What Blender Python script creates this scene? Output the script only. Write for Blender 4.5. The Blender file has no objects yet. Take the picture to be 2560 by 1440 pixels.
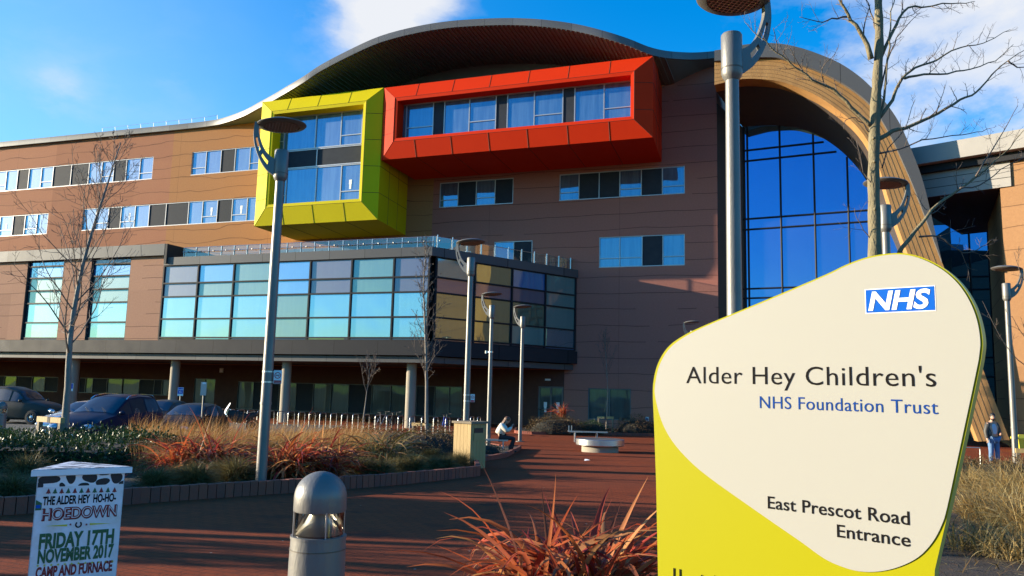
import bpy, bmesh, math, random
import numpy as np
from mathutils import Vector, Matrix
R_ = math.radians
sc = bpy.context.scene
COL = sc.collection

# ------------------------------------------------------------------ camera
F = 1990.0; PITCH = math.atan(257 / F); ROLL = R_(1.43); CZ = 2.25
cd = bpy.data.cameras.new('camera'); cam = bpy.data.objects.new('camera', cd); COL.objects.link(cam)
cd.sensor_width = 36; cd.lens = 36 * F / 2560; cd.clip_end = 5000; cd.clip_start = .05
cam.matrix_world = Matrix.Translation((0, 0, CZ)) @ Matrix.Rotation(math.pi / 2 + PITCH, 4, 'X') @ Matrix.Rotation(ROLL, 4, 'Z')
sc.camera = cam

# ------------------------------------------------------------------ light
SUN_LEFT, SUN_EL = 83.4, 10.0          # degrees left of the view axis, degrees above the horizon
SUN_STRENGTH, SKY_STRENGTH, EXPOSURE = 5.0, 0.052, 1.45
to_sun = Vector((-math.sin(R_(SUN_LEFT)) * math.cos(R_(SUN_EL)), math.cos(R_(SUN_LEFT)) * math.cos(R_(SUN_EL)), math.sin(R_(SUN_EL))))
sd = bpy.data.lights.new('sun', 'SUN'); sun = bpy.data.objects.new('sun', sd); COL.objects.link(sun)
sd.energy = SUN_STRENGTH; sd.angle = R_(.5); sd.color = (1.0, .85, .63)
sun.rotation_mode = 'QUATERNION'; sun.rotation_quaternion = (-to_sun).to_track_quat('-Z', 'Y'); sun.location = (0, 0, 60)
sc.view_settings.view_transform = 'Standard'; sc.view_settings.look = 'None'
sc.view_settings.exposure = EXPOSURE; sc.view_settings.gamma = 1.0; sc.view_settings.use_curve_mapping = False
sc.cycles.max_bounces = 8; sc.cycles.caustics_reflective = False; sc.cycles.caustics_refractive = False

wd = bpy.data.worlds.new('World'); sc.world = wd; wd.use_nodes = True
nt = wd.node_tree; nt.nodes.clear()
def N(tree, typ, **kw):
    n = tree.nodes.new(typ)
    for k, v in kw.items():
        if k.startswith('i_'):
            key = k[2:]; n.inputs[int(key) if key.isdigit() else key].default_value = v
        else: setattr(n, k, v)
    return n
def K(tree, a, b): tree.links.new(a, b)
def mth(tree, op, a, b=None, clamp=False):
    n = tree.nodes.new('ShaderNodeMath'); n.operation = op; n.use_clamp = clamp
    for i, x in enumerate((a, b)):
        if x is None: continue
        if isinstance(x, (int, float)): n.inputs[i].default_value = x
        else: tree.links.new(x, n.inputs[i])
    return n.outputs[0]
def mixc(tree, fac, a, b, blend='MIX'):
    n = tree.nodes.new('ShaderNodeMix'); n.data_type = 'RGBA'; n.blend_type = blend
    for sock, x in ((n.inputs[0], fac), (n.inputs[6], a), (n.inputs[7], b)):
        if hasattr(x, 'is_output') or hasattr(x, 'links'): tree.links.new(x, sock)
        elif isinstance(x, (int, float)): sock.default_value = x
        else: sock.default_value = tuple(x)[:3] + (1,)
    return n.outputs[2]
def ramp(tree, fac, *stops):
    n = tree.nodes.new('ShaderNodeValToRGB'); e = n.color_ramp.elements
    while len(e) < len(stops): e.new(.5)
    for i, (p, c) in enumerate(stops):
        e[i].position = p; e[i].color = (c, c, c, 1) if isinstance(c, (int, float)) else tuple(c)[:3] + (1,)
    tree.links.new(fac, n.inputs[0]); return n.outputs[0]

sky = N(nt, 'ShaderNodeTexSky', sky_type='NISHITA', sun_disc=False, sun_elevation=R_(SUN_EL), sun_rotation=R_(-SUN_LEFT),
        air_density=1.0, dust_density=.7, ozone_density=3.0, altitude=20)
hsv = N(nt, 'ShaderNodeHueSaturation'); hsv.inputs['Saturation'].default_value = 1.38; hsv.inputs['Hue'].default_value = .495
K(nt, sky.outputs[0], hsv.inputs['Color'])
tc = N(nt, 'ShaderNodeTexCoord')
# clouds: soft banks of cumulus where the day had them, broken up by noise
def ray(px, py):
    d = Matrix.Rotation(math.pi / 2 + PITCH, 3, 'X') @ Matrix.Rotation(ROLL, 3, 'Z') @ Vector(((px - 1280) / F, (720 - py) / F, -1.0))
    return d / d.y
mp = N(nt, 'ShaderNodeMapping'); mp.inputs['Scale'].default_value = (1, 1, 1.9); K(nt, tc.outputs['Generated'], mp.inputs[0])
nz = N(nt, 'ShaderNodeTexNoise', i_Scale=4.2, i_Detail=9.0, i_Roughness=.56, i_Distortion=.25); K(nt, mp.outputs[0], nz.inputs[0])
nz2 = N(nt, 'ShaderNodeTexNoise', i_Scale=17.0, i_Detail=6.0, i_Roughness=.6); K(nt, mp.outputs[0], nz2.inputs[0])
base = mth(nt, 'ADD', mth(nt, 'MULTIPLY', nz.outputs[0], .72), mth(nt, 'MULTIPLY', nz2.outputs[0], .28))
cover = None
BANKS = [((960, 60), .075, 1.15), ((1030, -10), .07, .95), ((885, 35), .04, .6), ((2330, 130), .16, .80), ((2560, -10), .20, .92), ((2080, 90), .05, .5), ((2470, 300), .09, .36), ((150, 235), .045, .42), ((60, 480), .20, .22), ((430, 200), .03, .25)]
for (p, wdt, amt) in BANKS:
    d = ray(*p).normalized()
    dp = N(nt, 'ShaderNodeVectorMath', operation='DISTANCE'); nrm = N(nt, 'ShaderNodeVectorMath', operation='NORMALIZE')
    K(nt, tc.outputs['Generated'], nrm.inputs[0]); K(nt, nrm.outputs[0], dp.inputs[0]); dp.inputs[1].default_value = d
    g = mth(nt, 'EXPONENT', mth(nt, 'MULTIPLY', mth(nt, 'POWER', mth(nt, 'DIVIDE', dp.outputs['Value'], wdt), 2.0), -1.0))
    g = mth(nt, 'MULTIPLY', g, amt)
    cover = g if cover is None else mth(nt, 'MAXIMUM', cover, g)
cl = mth(nt, 'ADD', mth(nt, 'SUBTRACT', mth(nt, 'MULTIPLY', base, 4.2), 2.05), mth(nt, 'MULTIPLY', cover, .95))
cl = ramp(nt, mth(nt, 'MULTIPLY', cl, cover), (.0, 0.0), (.12, .14), (.45, .75), (.85, 1.0))
tint = mixc(nt, 1.0, hsv.outputs[0], (1.28, 2.28, 2.8), 'MULTIPLY')
dh = N(nt, 'ShaderNodeVectorMath', operation='DISTANCE'); nh = N(nt, 'ShaderNodeVectorMath', operation='NORMALIZE')
K(nt, tc.outputs['Generated'], nh.inputs[0]); K(nt, nh.outputs[0], dh.inputs[0]); dh.inputs[1].default_value = ray(60, 430).normalized()
veil = mth(nt, 'MULTIPLY', mth(nt, 'EXPONENT', mth(nt, 'MULTIPLY', mth(nt, 'POWER', mth(nt, 'DIVIDE', dh.outputs['Value'], .30), 2.0), -1.0)), .42)
veil = mth(nt, 'MULTIPLY', veil, mth(nt, 'ADD', .55, mth(nt, 'MULTIPLY', nz.outputs[0], .9)))
tint = mixc(nt, veil, tint, (4.2, 5.6, 6.6))          # thin high haze towards the sun
skyc = mixc(nt, cl, tint, (6.0, 6.2, 6.6))
bg = N(nt, 'ShaderNodeBackground'); bg.inputs[1].default_value = SKY_STRENGTH; K(nt, skyc, bg.inputs[0])
K(nt, bg.outputs[0], N(nt, 'ShaderNodeOutputWorld').inputs[0])

# ------------------------------------------------------------------ measuring helpers: photo pixel (2560 x 1440) -> place
CAM = Vector((0, 0, CZ))
def gz(y):
    t = max(0.0, min(1.0, (y - 3) / 28.0)); return .75 * (1 - t ** 1.3)
def at(px, py, Y): return CAM + ray(px, py) * Y
def G(px, py):
    d = ray(px, py); y = 10.0
    for _ in range(120): y += .5 * ((gz(y) - CZ) / d.z - y)
    return CAM + d * y
def onplane(px, py, P, n):
    d = ray(px, py); return CAM + d * ((P - CAM).dot(n) / d.dot(n))
def gx(px, Y, dz=0.0):                 # ground point under picture column px at distance Y
    return Vector(((px - 1280) / F * Y, Y, gz(Y) + dz))
WA = R_(70.1)                          # the main facade runs 70 degrees left of the view axis
U_ = Vector((math.sin(WA), -math.cos(WA), 0)); N_ = Vector((-math.cos(WA), -math.sin(WA), 0))
P0 = Vector((2.6357, 52.858, 0))
def bW(px, py, o=0.0):                 # facade coordinates (along, height) of a pixel, o metres in front of the main wall
    r = onplane(px, py, P0 + N_ * o, N_) - P0; return r.dot(U_), r.z
def BL(p):                             # world point -> building coordinates
    r = p - P0; return Vector((r.dot(U_), -r.dot(N_), p.z))

# ------------------------------------------------------------------ mesh helper
class MB:
    def __init__(s): s.v = []; s.f = []; s.mi = []; s.mats = []
    def _m(s, m):
        if m not in s.mats: s.mats.append(m)
        return s.mats.index(m)
    def add(s, vs, fs, m):
        b = len(s.v); i = s._m(m); s.v.extend([tuple(v) for v in vs])
        for f in fs: s.f.append([b + k for k in f]); s.mi.append(i)
        return s
    def quad(s, a, b, c, d, m): return s.add([a, b, c, d], [(0, 1, 2, 3)], m)
    def box(s, x0, x1, y0, y1, z0, z1, m, M=None):
        vs = [(x, y, z) for z in (z0, z1) for y in (y0, y1) for x in (x0, x1)]
        if M is not None: vs = [M @ Vector(v) for v in vs]
        return s.add(vs, [(0, 2, 3, 1), (4, 5, 7, 6), (0, 1, 5, 4), (2, 6, 7, 3), (0, 4, 6, 2), (1, 3, 7, 5)], m)
    def loft(s, rings, m, close=True, caps=True):
        n = len(rings[0]); vs = [p for r in rings for p in r]; fs = []
        for i in range(len(rings) - 1):
            for k in range(n if close else n - 1):
                a = i * n + k; b = i * n + (k + 1) % n; fs.append((a, b, b + n, a + n))
        if caps and close: fs.append(tuple(range(n))[::-1]); fs.append(tuple((len(rings) - 1) * n + k for k in range(n)))
        return s.add(vs, fs, m)
    def tube(s, pts, rad, m, n=8, caps=True):
        pts = [Vector(p) for p in pts]
        if isinstance(rad, (int, float)): rad = [rad] * len(pts)
        rings = []; up = None
        for i, p in enumerate(pts):
            t = (pts[min(i + 1, len(pts) - 1)] - pts[max(i - 1, 0)])
            t = t.normalized() if t.length > 1e-9 else Vector((0, 0, 1))
            if up is None: up = Vector((1, 0, 0)) if abs(t.x) < .8 else Vector((0, 1, 0))
            a = (up - t * up.dot(t)).normalized(); b = t.cross(a); up = a
            rings.append([p + (a * math.cos(2 * math.pi * k / n) + b * math.sin(2 * math.pi * k / n)) * rad[i] for k in range(n)])
        return s.loft(rings, m, True, caps)
    def lathe(s, prof, m, n=24, c=(0, 0, 0), caps=True, M=None):
        rings = [[Vector((c[0] + r * math.cos(2 * math.pi * k / n), c[1] + r * math.sin(2 * math.pi * k / n), c[2] + z)) for k in range(n)] for r, z in prof]
        if M is not None: rings = [[M @ p for p in r] for r in rings]
        return s.loft(rings, m, True, caps)
    def prism(s, poly, m, m_side=None, fr=None, d=.1):     # poly: list of Vector, extruded along Vector fr*d
        n = len(poly); e = fr * d; vs = list(poly) + [p + e for p in poly]
        s.add(vs, [tuple(range(n))], m)
        s.add(vs, [tuple(range(n, 2 * n))[::-1]] + [(k, k + n, (k + 1) % n + n, (k + 1) % n) for k in range(n)], m_side or m)
        return s
    def build(s, name, parent=None, smooth=None, loc=None):
        me = bpy.data.meshes.new(name); me.from_pydata(s.v, [], s.f)
        for m in s.mats: me.materials.append(m)
        me.polygons.foreach_set('material_index', s.mi)
        if smooth is not None:
            me.polygons.foreach_set('use_smooth', [True] * len(me.polygons))
            if smooth < 180: me.set_sharp_from_angle(angle=R_(smooth))
        me.update()
        o = bpy.data.objects.new(name, me); COL.objects.link(o)
        if parent is not None: o.parent = parent
        if loc is not None: o.location = loc
        return o
def tag(o, label=None, cat=None, group=None, kind=None):
    for k, v in (('label', label), ('category', cat), ('group', group), ('kind', kind)):
        if v: o[k] = v
    return o
def thing(name, label, cat, loc=(0, 0, 0), rz=0.0, group=None):
    o = bpy.data.objects.new(name, None); COL.objects.link(o); o.location = loc; o.rotation_euler = (0, 0, rz)
    o.empty_display_size = .2
    return tag(o, label, cat, group)
def copy_tree(o, parent=None):
    c = o.copy(); COL.objects.link(c); c.parent = parent
    for ch in list(o.children): copy_tree(ch, c)
    return c
def place_copy(o, loc, rz, label, group=None, scale=1.0):
    c = copy_tree(o); c.location = loc; c.rotation_euler = (0, 0, rz); c['label'] = label; c.scale = (scale,) * 3
    if group: c['group'] = group
    return c
def struct(o): return tag(o, kind='structure')
def spline(pts, n=8, closed=False):
    P = [np.array(p, float) for p in pts]; out = []; m = len(P)
    for i in range(m if closed else m - 1):
        if closed: a, b, c, d = P[(i - 1) % m], P[i], P[(i + 1) % m], P[(i + 2) % m]
        else: a, b, c, d = P[max(i - 1, 0)], P[i], P[i + 1], P[min(i + 2, m - 1)]
        for k in range(n):
            t = k / n; out.append(.5 * ((2 * b) + (c - a) * t + (2 * a - 5 * b + 4 * c - d) * t * t + (3 * b - a - 3 * c + d) * t ** 3))
    if not closed: out.append(P[-1])
    return out
ORD = ['first', 'second', 'third', 'fourth', 'fifth', 'sixth', 'seventh', 'eighth', 'ninth', 'tenth', 'eleventh', 'twelfth', 'thirteenth', 'fourteenth', 'fifteenth', 'sixteenth', 'seventeenth', 'eighteenth', 'nineteenth', 'twentieth', 'twenty-first', 'twenty-second', 'twenty-third', 'twenty-fourth', 'twenty-fifth', 'twenty-sixth']

# ------------------------------------------------------------------ materials
def mat(name, col, rough=.6, metal=0.0, col2=None, scale=3.0, amt=.5, bump=0.0, bscale=40.0, spec=.5, coat=0.0, trans=0.0, stretch=(1, 1, 1), detail=5.0, bdist=.02):
    m = bpy.data.materials.new(name); m.use_nodes = True; t = m.node_tree; b = t.nodes['Principled BSDF']
    b.inputs['Roughness'].default_value = rough; b.inputs['Metallic'].default_value = metal
    b.inputs['Specular IOR Level'].default_value = spec; b.inputs['Coat Weight'].default_value = coat
    b.inputs['Base Color'].default_value = tuple(col) + (1,)
    tcn = t.nodes.new('ShaderNodeTexCoord'); mpn = t.nodes.new('ShaderNodeMapping'); mpn.inputs['Scale'].default_value = stretch
    t.links.new(tcn.outputs['Object'], mpn.inputs[0])
    if col2 is not None:
        n = N(t, 'ShaderNodeTexNoise', i_Scale=scale, i_Detail=detail, i_Roughness=.6); K(t, mpn.outputs[0], n.inputs[0])
        f = ramp(t, n.outputs[0], (.5 - amt * .5, 0.0), (.5 + amt * .5, 1.0))
        K(t, mixc(t, f, col, col2), b.inputs['Base Color'])
        K(t, mth(t, 'ADD', mth(t, 'MULTIPLY', n.outputs[0], .16), rough - .08), b.inputs['Roughness'])
    if bump > 0:
        n = N(t, 'ShaderNodeTexNoise', i_Scale=bscale, i_Detail=4.0); K(t, mpn.outputs[0], n.inputs[0])
        bn = N(t, 'ShaderNodeBump', i_Strength=bump, i_Distance=bdist); K(t, n.outputs[0], bn.inputs['Height']); K(t, bn.outputs[0], b.inputs['Normal'])
    return m
def leafmat(name, cols, rough=.5, trans=.25, scale=60.0):      # thin foliage: colour differs from blade to blade
    m = bpy.data.materials.new(name); m.use_nodes = True; t = m.node_tree; b = t.nodes['Principled BSDF']; out = t.nodes['Material Output']
    g = t.nodes.new('ShaderNodeNewGeometry'); r = t.nodes.new('ShaderNodeValToRGB'); e = r.color_ramp.elements
    while len(e) < len(cols): e.new(.5)
    for i, c in enumerate(cols): e[i].position = i / max(1, len(cols) - 1); e[i].color = tuple(c) + (1,)
    K(t, g.outputs['Random Per Island'], r.inputs[0]); K(t, r.outputs[0], b.inputs['Base Color'])
    b.inputs['Roughness'].default_value = rough; b.inputs['Specular IOR Level'].default_value = .2
    tr = t.nodes.new('ShaderNodeBsdfTranslucent'); K(t, r.outputs[0], tr.inputs[0])
    mx = t.nodes.new('ShaderNodeMixShader'); mx.inputs[0].default_value = trans
    K(t, b.outputs[0], mx.inputs[1]); K(t, tr.outputs[0], mx.inputs[2]); K(t, mx.outputs[0], out.inputs[0])
    return m
def glassmat(name, inner, inner2, refl=.4, tint=(.85, .92, 1), rough=.02, streak=(3.0, 3.0, .25), scale=1.3, wob=.015, ior=1.5):
    m = bpy.data.materials.new(name); m.use_nodes = True; t = m.node_tree; b = t.nodes['Principled BSDF']; out = t.nodes['Material Output']
    tcn = t.nodes.new('ShaderNodeTexCoord'); mpn = t.nodes.new('ShaderNodeMapping'); mpn.inputs['Scale'].default_value = streak
    K(t, tcn.outputs['Object'], mpn.inputs[0])
    n = N(t, 'ShaderNodeTexNoise', i_Scale=scale, i_Detail=4.0, i_Roughness=.65); K(t, mpn.outputs[0], n.inputs[0])
    f = ramp(t, n.outputs[0], (.38, 0.0), (.62, 1.0)); K(t, mixc(t, f, inner, inner2), b.inputs['Base Color'])
    b.inputs['Roughness'].default_value = .5
    gl = t.nodes.new('ShaderNodeBsdfGlossy'); gl.inputs[0].default_value = tuple(tint) + (1,); gl.inputs[1].default_value = rough
    n2 = N(t, 'ShaderNodeTexNoise', i_Scale=.55, i_Detail=1.0); K(t, tcn.outputs['Object'], n2.inputs[0])
    bn = N(t, 'ShaderNodeBump', i_Strength=1.0, i_Distance=wob); K(t, n2.outputs[0], bn.inputs['Height']); K(t, bn.outputs[0], gl.inputs['Normal'])
    mx = t.nodes.new('ShaderNodeMixShader'); fr = t.nodes.new('ShaderNodeFresnel'); fr.inputs[0].default_value = ior
    K(t, mth(t, 'ADD', mth(t, 'MULTIPLY', fr.outputs[0], 1 - refl), refl, True), mx.inputs[0])
    K(t, b.outputs[0], mx.inputs[1]); K(t, gl.outputs[0], mx.inputs[2]); K(t, mx.outputs[0], out.inputs[0])
    return m
def clearmat(name, tint, refl=.06):
    m = bpy.data.materials.new(name); m.use_nodes = True; t = m.node_tree; out = t.nodes['Material Output']
    tr = t.nodes.new('ShaderNodeBsdfTransparent'); tr.inputs[0].default_value = tuple(tint) + (1,)
    gl = t.nodes.new('ShaderNodeBsdfGlossy'); gl.inputs[1].default_value = .03
    fr = t.nodes.new('ShaderNodeFresnel'); mx = t.nodes.new('ShaderNodeMixShader')
    K(t, mth(t, 'ADD', fr.outputs[0], refl, True), mx.inputs[0]); K(t, tr.outputs[0], mx.inputs[1]); K(t, gl.outputs[0], mx.inputs[2]); K(t, mx.outputs[0], out.inputs[0])
    return m
def wallmat(name, ca, cb, cbuff=None, pitch=1.05, sx=-25.5, groove=(.05, .025, .02)):
    """Pigmented precast panels with hand-drawn wavy grooves and upright joints."""
    m = bpy.data.materials.new(name); m.use_nodes = True; t = m.node_tree; b = t.nodes['Principled BSDF']
    b.inputs['Roughness'].default_value = .85; b.inputs['Specular IOR Level'].default_value = .08
    tcn = t.nodes.new('ShaderNodeTexCoord'); sp = t.nodes.new('ShaderNodeSeparateXYZ'); K(t, tcn.outputs['Object'], sp.inputs[0])
    n = N(t, 'ShaderNodeTexNoise', i_Scale=.35, i_Detail=6.0, i_Roughness=.65); K(t, tcn.outputs['Object'], n.inputs[0])
    nf = N(t, 'ShaderNodeTexNoise', i_Scale=9.0, i_Detail=5.0, i_Roughness=.7); K(t, tcn.outputs['Object'], nf.inputs[0])
    c = mixc(t, ramp(t, n.outputs[0], (.3, 0.0), (.7, 1.0)), ca, cb)
    # each panel of the facade has its own batch of colour
    pz = mth(t, 'FLOOR', mth(t, 'DIVIDE', sp.outputs[0], 9.2)); pw = mth(t, 'FLOOR', mth(t, 'DIVIDE', sp.outputs[2], 4.1))
    cx = N(t, 'ShaderNodeCombineXYZ'); K(t, pz, cx.inputs[0]); K(t, pw, cx.inputs[1])
    wn = N(t, 'ShaderNodeTexWhiteNoise', noise_dimensions='2D'); K(t, cx.outputs[0], wn.inputs[0])
    c = mixc(t, .55, c, mixc(t, wn.outputs[0], tuple(x * .82 for x in ca), tuple(min(1, x * 1.12) for x in cb)))
    if cbuff is not None:
        k = mth(t, 'MULTIPLY', mth(t, 'GREATER_THAN', sp.outputs[0], sx - 7.5), mth(t, 'LESS_THAN', sp.outputs[0], -9.0))
        c = mixc(t, mth(t, 'MULTIPLY', k, .75), c, cbuff)
        pk = mth(t, 'GREATER_THAN', sp.outputs[0], -9.0)
        c = mixc(t, mth(t, 'MULTIPLY', pk, .8), c, (.385, .148, .122))
    c = mixc(t, mth(t, 'MULTIPLY', ramp(t, nf.outputs[0], (.35, 0.0), (.75, 1.0)), .35), c, tuple(x * .62 for x in ca))
    # grooves
    cs = N(t, 'ShaderNodeCombineXYZ'); K(t, mth(t, 'MULTIPLY', sp.outputs[0], .22), cs.inputs[0]); K(t, mth(t, 'MULTIPLY', sp.outputs[2], .5), cs.inputs[1])
    wv = N(t, 'ShaderNodeTexNoise', i_Scale=1.0, i_Detail=2.0); K(t, cs.outputs[0], wv.inputs[0])
    h = mth(t, 'ADD', mth(t, 'DIVIDE', sp.outputs[2], pitch), mth(t, 'MULTIPLY', wv.outputs[0], mth(t, 'SUBTRACT', 1.15, mth(t, 'MULTIPLY', mth(t, 'GREATER_THAN', sp.outputs[0], -9.0), .75)) if cbuff is not None else .5))
    fr = mth(t, 'ABSOLUTE', mth(t, 'SUBTRACT', mth(t, 'FRACT', h), .5))
    line = mth(t, 'LESS_THAN', fr, .019)
    gap = N(t, 'ShaderNodeTexNoise', i_Scale=.21, i_Detail=1.0); K(t, tcn.outputs['Object'], gap.inputs[0])
    line = mth(t, 'MULTIPLY', line, mth(t, 'GREATER_THAN', gap.outputs[0], .36))
    fv = mth(t, 'ABSOLUTE', mth(t, 'SUBTRACT', mth(t, 'FRACT', mth(t, 'DIVIDE', sp.outputs[0], 9.2)), .5))
    line = mth(t, 'MAXIMUM', line, mth(t, 'MULTIPLY', mth(t, 'LESS_THAN', fv, .0016), .6))
    K(t, mixc(t, mth(t, 'MULTIPLY', line, .62), c, groove), b.inputs['Base Color'])
    bn = N(t, 'ShaderNodeBump', i_Strength=.45, i_Distance=.02)
    K(t, mth(t, 'SUBTRACT', mth(t, 'MULTIPLY', nf.outputs[0], .5), line), bn.inputs['Height']); K(t, bn.outputs[0], b.inputs['Normal'])
    return m
def metalpanel(name, col, rough=.4, metal=.6, pitch=(1.6, 5.0), line=.006, seam=.25):
    m = mat(name, col, rough, metal, spec=.12); t = m.node_tree; b = t.nodes['Principled BSDF']
    tcn = t.nodes.new('ShaderNodeTexCoord'); sp = t.nodes.new('ShaderNodeSeparateXYZ'); K(t, tcn.outputs['Object'], sp.inputs[0])
    n = N(t, 'ShaderNodeTexNoise', i_Scale=1.1, i_Detail=5.0); K(t, tcn.outputs['Object'], n.inputs[0])
    q = mth(t, 'DIVIDE', sp.outputs[0], pitch[0])
    wn = N(t, 'ShaderNodeTexWhiteNoise', noise_dimensions='1D'); K(t, mth(t, 'FLOOR', mth(t, 'ADD', q, .5)), wn.inputs['W'])
    c = mixc(t, wn.outputs[0], tuple(x * .82 for x in col), tuple(x * 1.12 for x in col))
    c = mixc(t, mth(t, 'MULTIPLY', n.outputs[0], .35), c, tuple(x * .7 for x in col))
    ln = mth(t, 'LESS_THAN', mth(t, 'ABSOLUTE', mth(t, 'SUBTRACT', mth(t, 'FRACT', mth(t, 'ADD', q, .0)), .5)), line)
    K(t, mixc(t, ln, c, tuple(x * seam for x in col)), b.inputs['Base Color'])
    K(t, mth(t, 'ADD', mth(t, 'MULTIPLY', n.outputs[0], .2), rough - .1), b.inputs['Roughness'])
    return m
M = {}
M['wall'] = wallmat('precast_panels', (.36, .155, .09), (.42, .19, .105), (.41, .20, .075))
M['wallpod'] = wallmat('precast_podium', (.36, .20, .135), (.41, .23, .15), None, .8)
M['wallwing'] = wallmat('precast_wing', (.29, .155, .075), (.33, .18, .088), None, 1.1)
M['roofgrey'] = metalpanel('zinc_fascia', (.14, .14, .145), .45, .25, (1.9, 1))
M['greyband'] = metalpanel('grey_band', (.11, .11, .112), .5, .15, (2.4, 1))
M['darkband'] = metalpanel('dark_band', (.030, .031, .036), .6, 0, (2.9, 1))
M['frame'] = mat('anodised_frame', (.42, .40, .40), .4, .6)
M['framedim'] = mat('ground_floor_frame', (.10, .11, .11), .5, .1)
M['framedark'] = mat('dark_frame', (.022, .023, .027), .6, 0, spec=.12)
M['spandrel'] = mat('slate_spandrel', (.028, .034, .045), .65, 0, (.04, .046, .056), 2.0, spec=.08)
M['pane'] = glassmat('curtained_glass', (.018, .06, .11), (.055, .115, .17), .26, (.36, .66, .92))
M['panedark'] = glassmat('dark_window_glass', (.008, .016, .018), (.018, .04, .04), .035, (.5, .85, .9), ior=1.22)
M['paneblue'] = glassmat('atrium_glass', (.004, .006, .012), (.008, .012, .02), .5, (.13, .38, .82), .01, (1, 1, 1), .6, .006)
M['gl_clear'] = glassmat('glazing_clear', (.03, .10, .14), (.05, .14, .18), .46, (.50, .70, .84), .01)
M['gl_purple'] = glassmat('glazing_purple', (.060, .050, .095), (.066, .056, .10), .07, (.8, .85, 1.0), .05)
M['gl_teal'] = glassmat('glazing_teal', (.050, .155, .155), (.06, .17, .165), .10, (.7, .95, 1.0), .05)
M['gl_blue'] = glassmat('glazing_blue', (.01, .10, .32), (.015, .11, .35), .26, (.5, .8, 1.0), .03)
M['linkgrey'] = mat('pale_link_panels', (.34, .32, .295), .55, 0, (.29, .275, .255), 1.0, spec=.12)
M['gl_green'] = glassmat('glazing_olive', (.02, .055, .045), (.03, .07, .055), .27, (.48, .66, .52), .02)
M['soffit'] = mat('ribbed_soffit', (.115, .16, .168), .4, .1, (.145, .19, .20), .8, .5)
M['darksoffit'] = mat('podium_soffit', (.09, .085, .08), .7)
M['concrete'] = mat('column_concrete', (.30, .26, .20), .85, 0, (.24, .21, .165), 1.5, .6, .3, 30)
M['red'] = mat('red_cladding', (.62, .030, .004), .62, 0, (.57, .026, .004), .6, .6, spec=.08)
M['yellow'] = mat('lime_yellow_cladding', (.62, .50, .006), .62, 0, (.57, .46, .006), .6, .6, spec=.08)
M['joint'] = mat('cladding_joint', (.05, .02, .01), .8)
M['steel'] = mat('brushed_steel', (.55, .55, .55), .32, .9, (.46, .46, .47), 6, .6, stretch=(1, 1, .15))
M['lamp'] = mat('grey_lamp_paint', (.19, .183, .172), .45, .4, (.14, .136, .13), 4.0, .6, .12, 60, spec=.3, stretch=(1, 1, .3))
M['lampdark'] = mat('lamp_underside', (.10, .085, .07), .5, .3)
M['louvre'] = mat('lamp_louvre', (.62, .6, .55), .3, .8)
M['wood'] = mat('glulam_timber', (.47, .265, .105), .75, 0, (.27, .14, .055), 1.1, .8, .35, 14, stretch=(1.2, 1.2, .5), spec=.1)
M['woodpale'] = mat('pale_oak', (.42, .29, .115), .75, 0, (.28, .185, .075), 2.2, .7, .3, 25, stretch=(1, 1, .12))
M['woodgrey'] = mat('weathered_board', (.20, .155, .10), .8, 0, (.13, .10, .07), 2.2, .7, .3, 25, stretch=(1, 1, .12))
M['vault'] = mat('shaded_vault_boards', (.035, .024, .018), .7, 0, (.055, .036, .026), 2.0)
M['black'] = mat('matt_black', (.012, .012, .013), .6)
M['white'] = mat('white_paint', (.78, .78, .78), .5)
M['paper'] = mat('white_sheet', (.75, .78, .8), .7)
M['rubber'] = mat('tyre_rubber', (.018, .018, .018), .75)
M['soil'] = mat('bark_mulch', (.034, .022, .015), .95, 0, (.062, .043, .029), 9.0, .6, .9, 60)
M['kerb'] = None
M['brickdark'] = mat('dark_ground_floor_brick', (.085, .042, .034), .9, 0, (.12, .058, .045), 2.5, .6, .4, 30, spec=.08)

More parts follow.
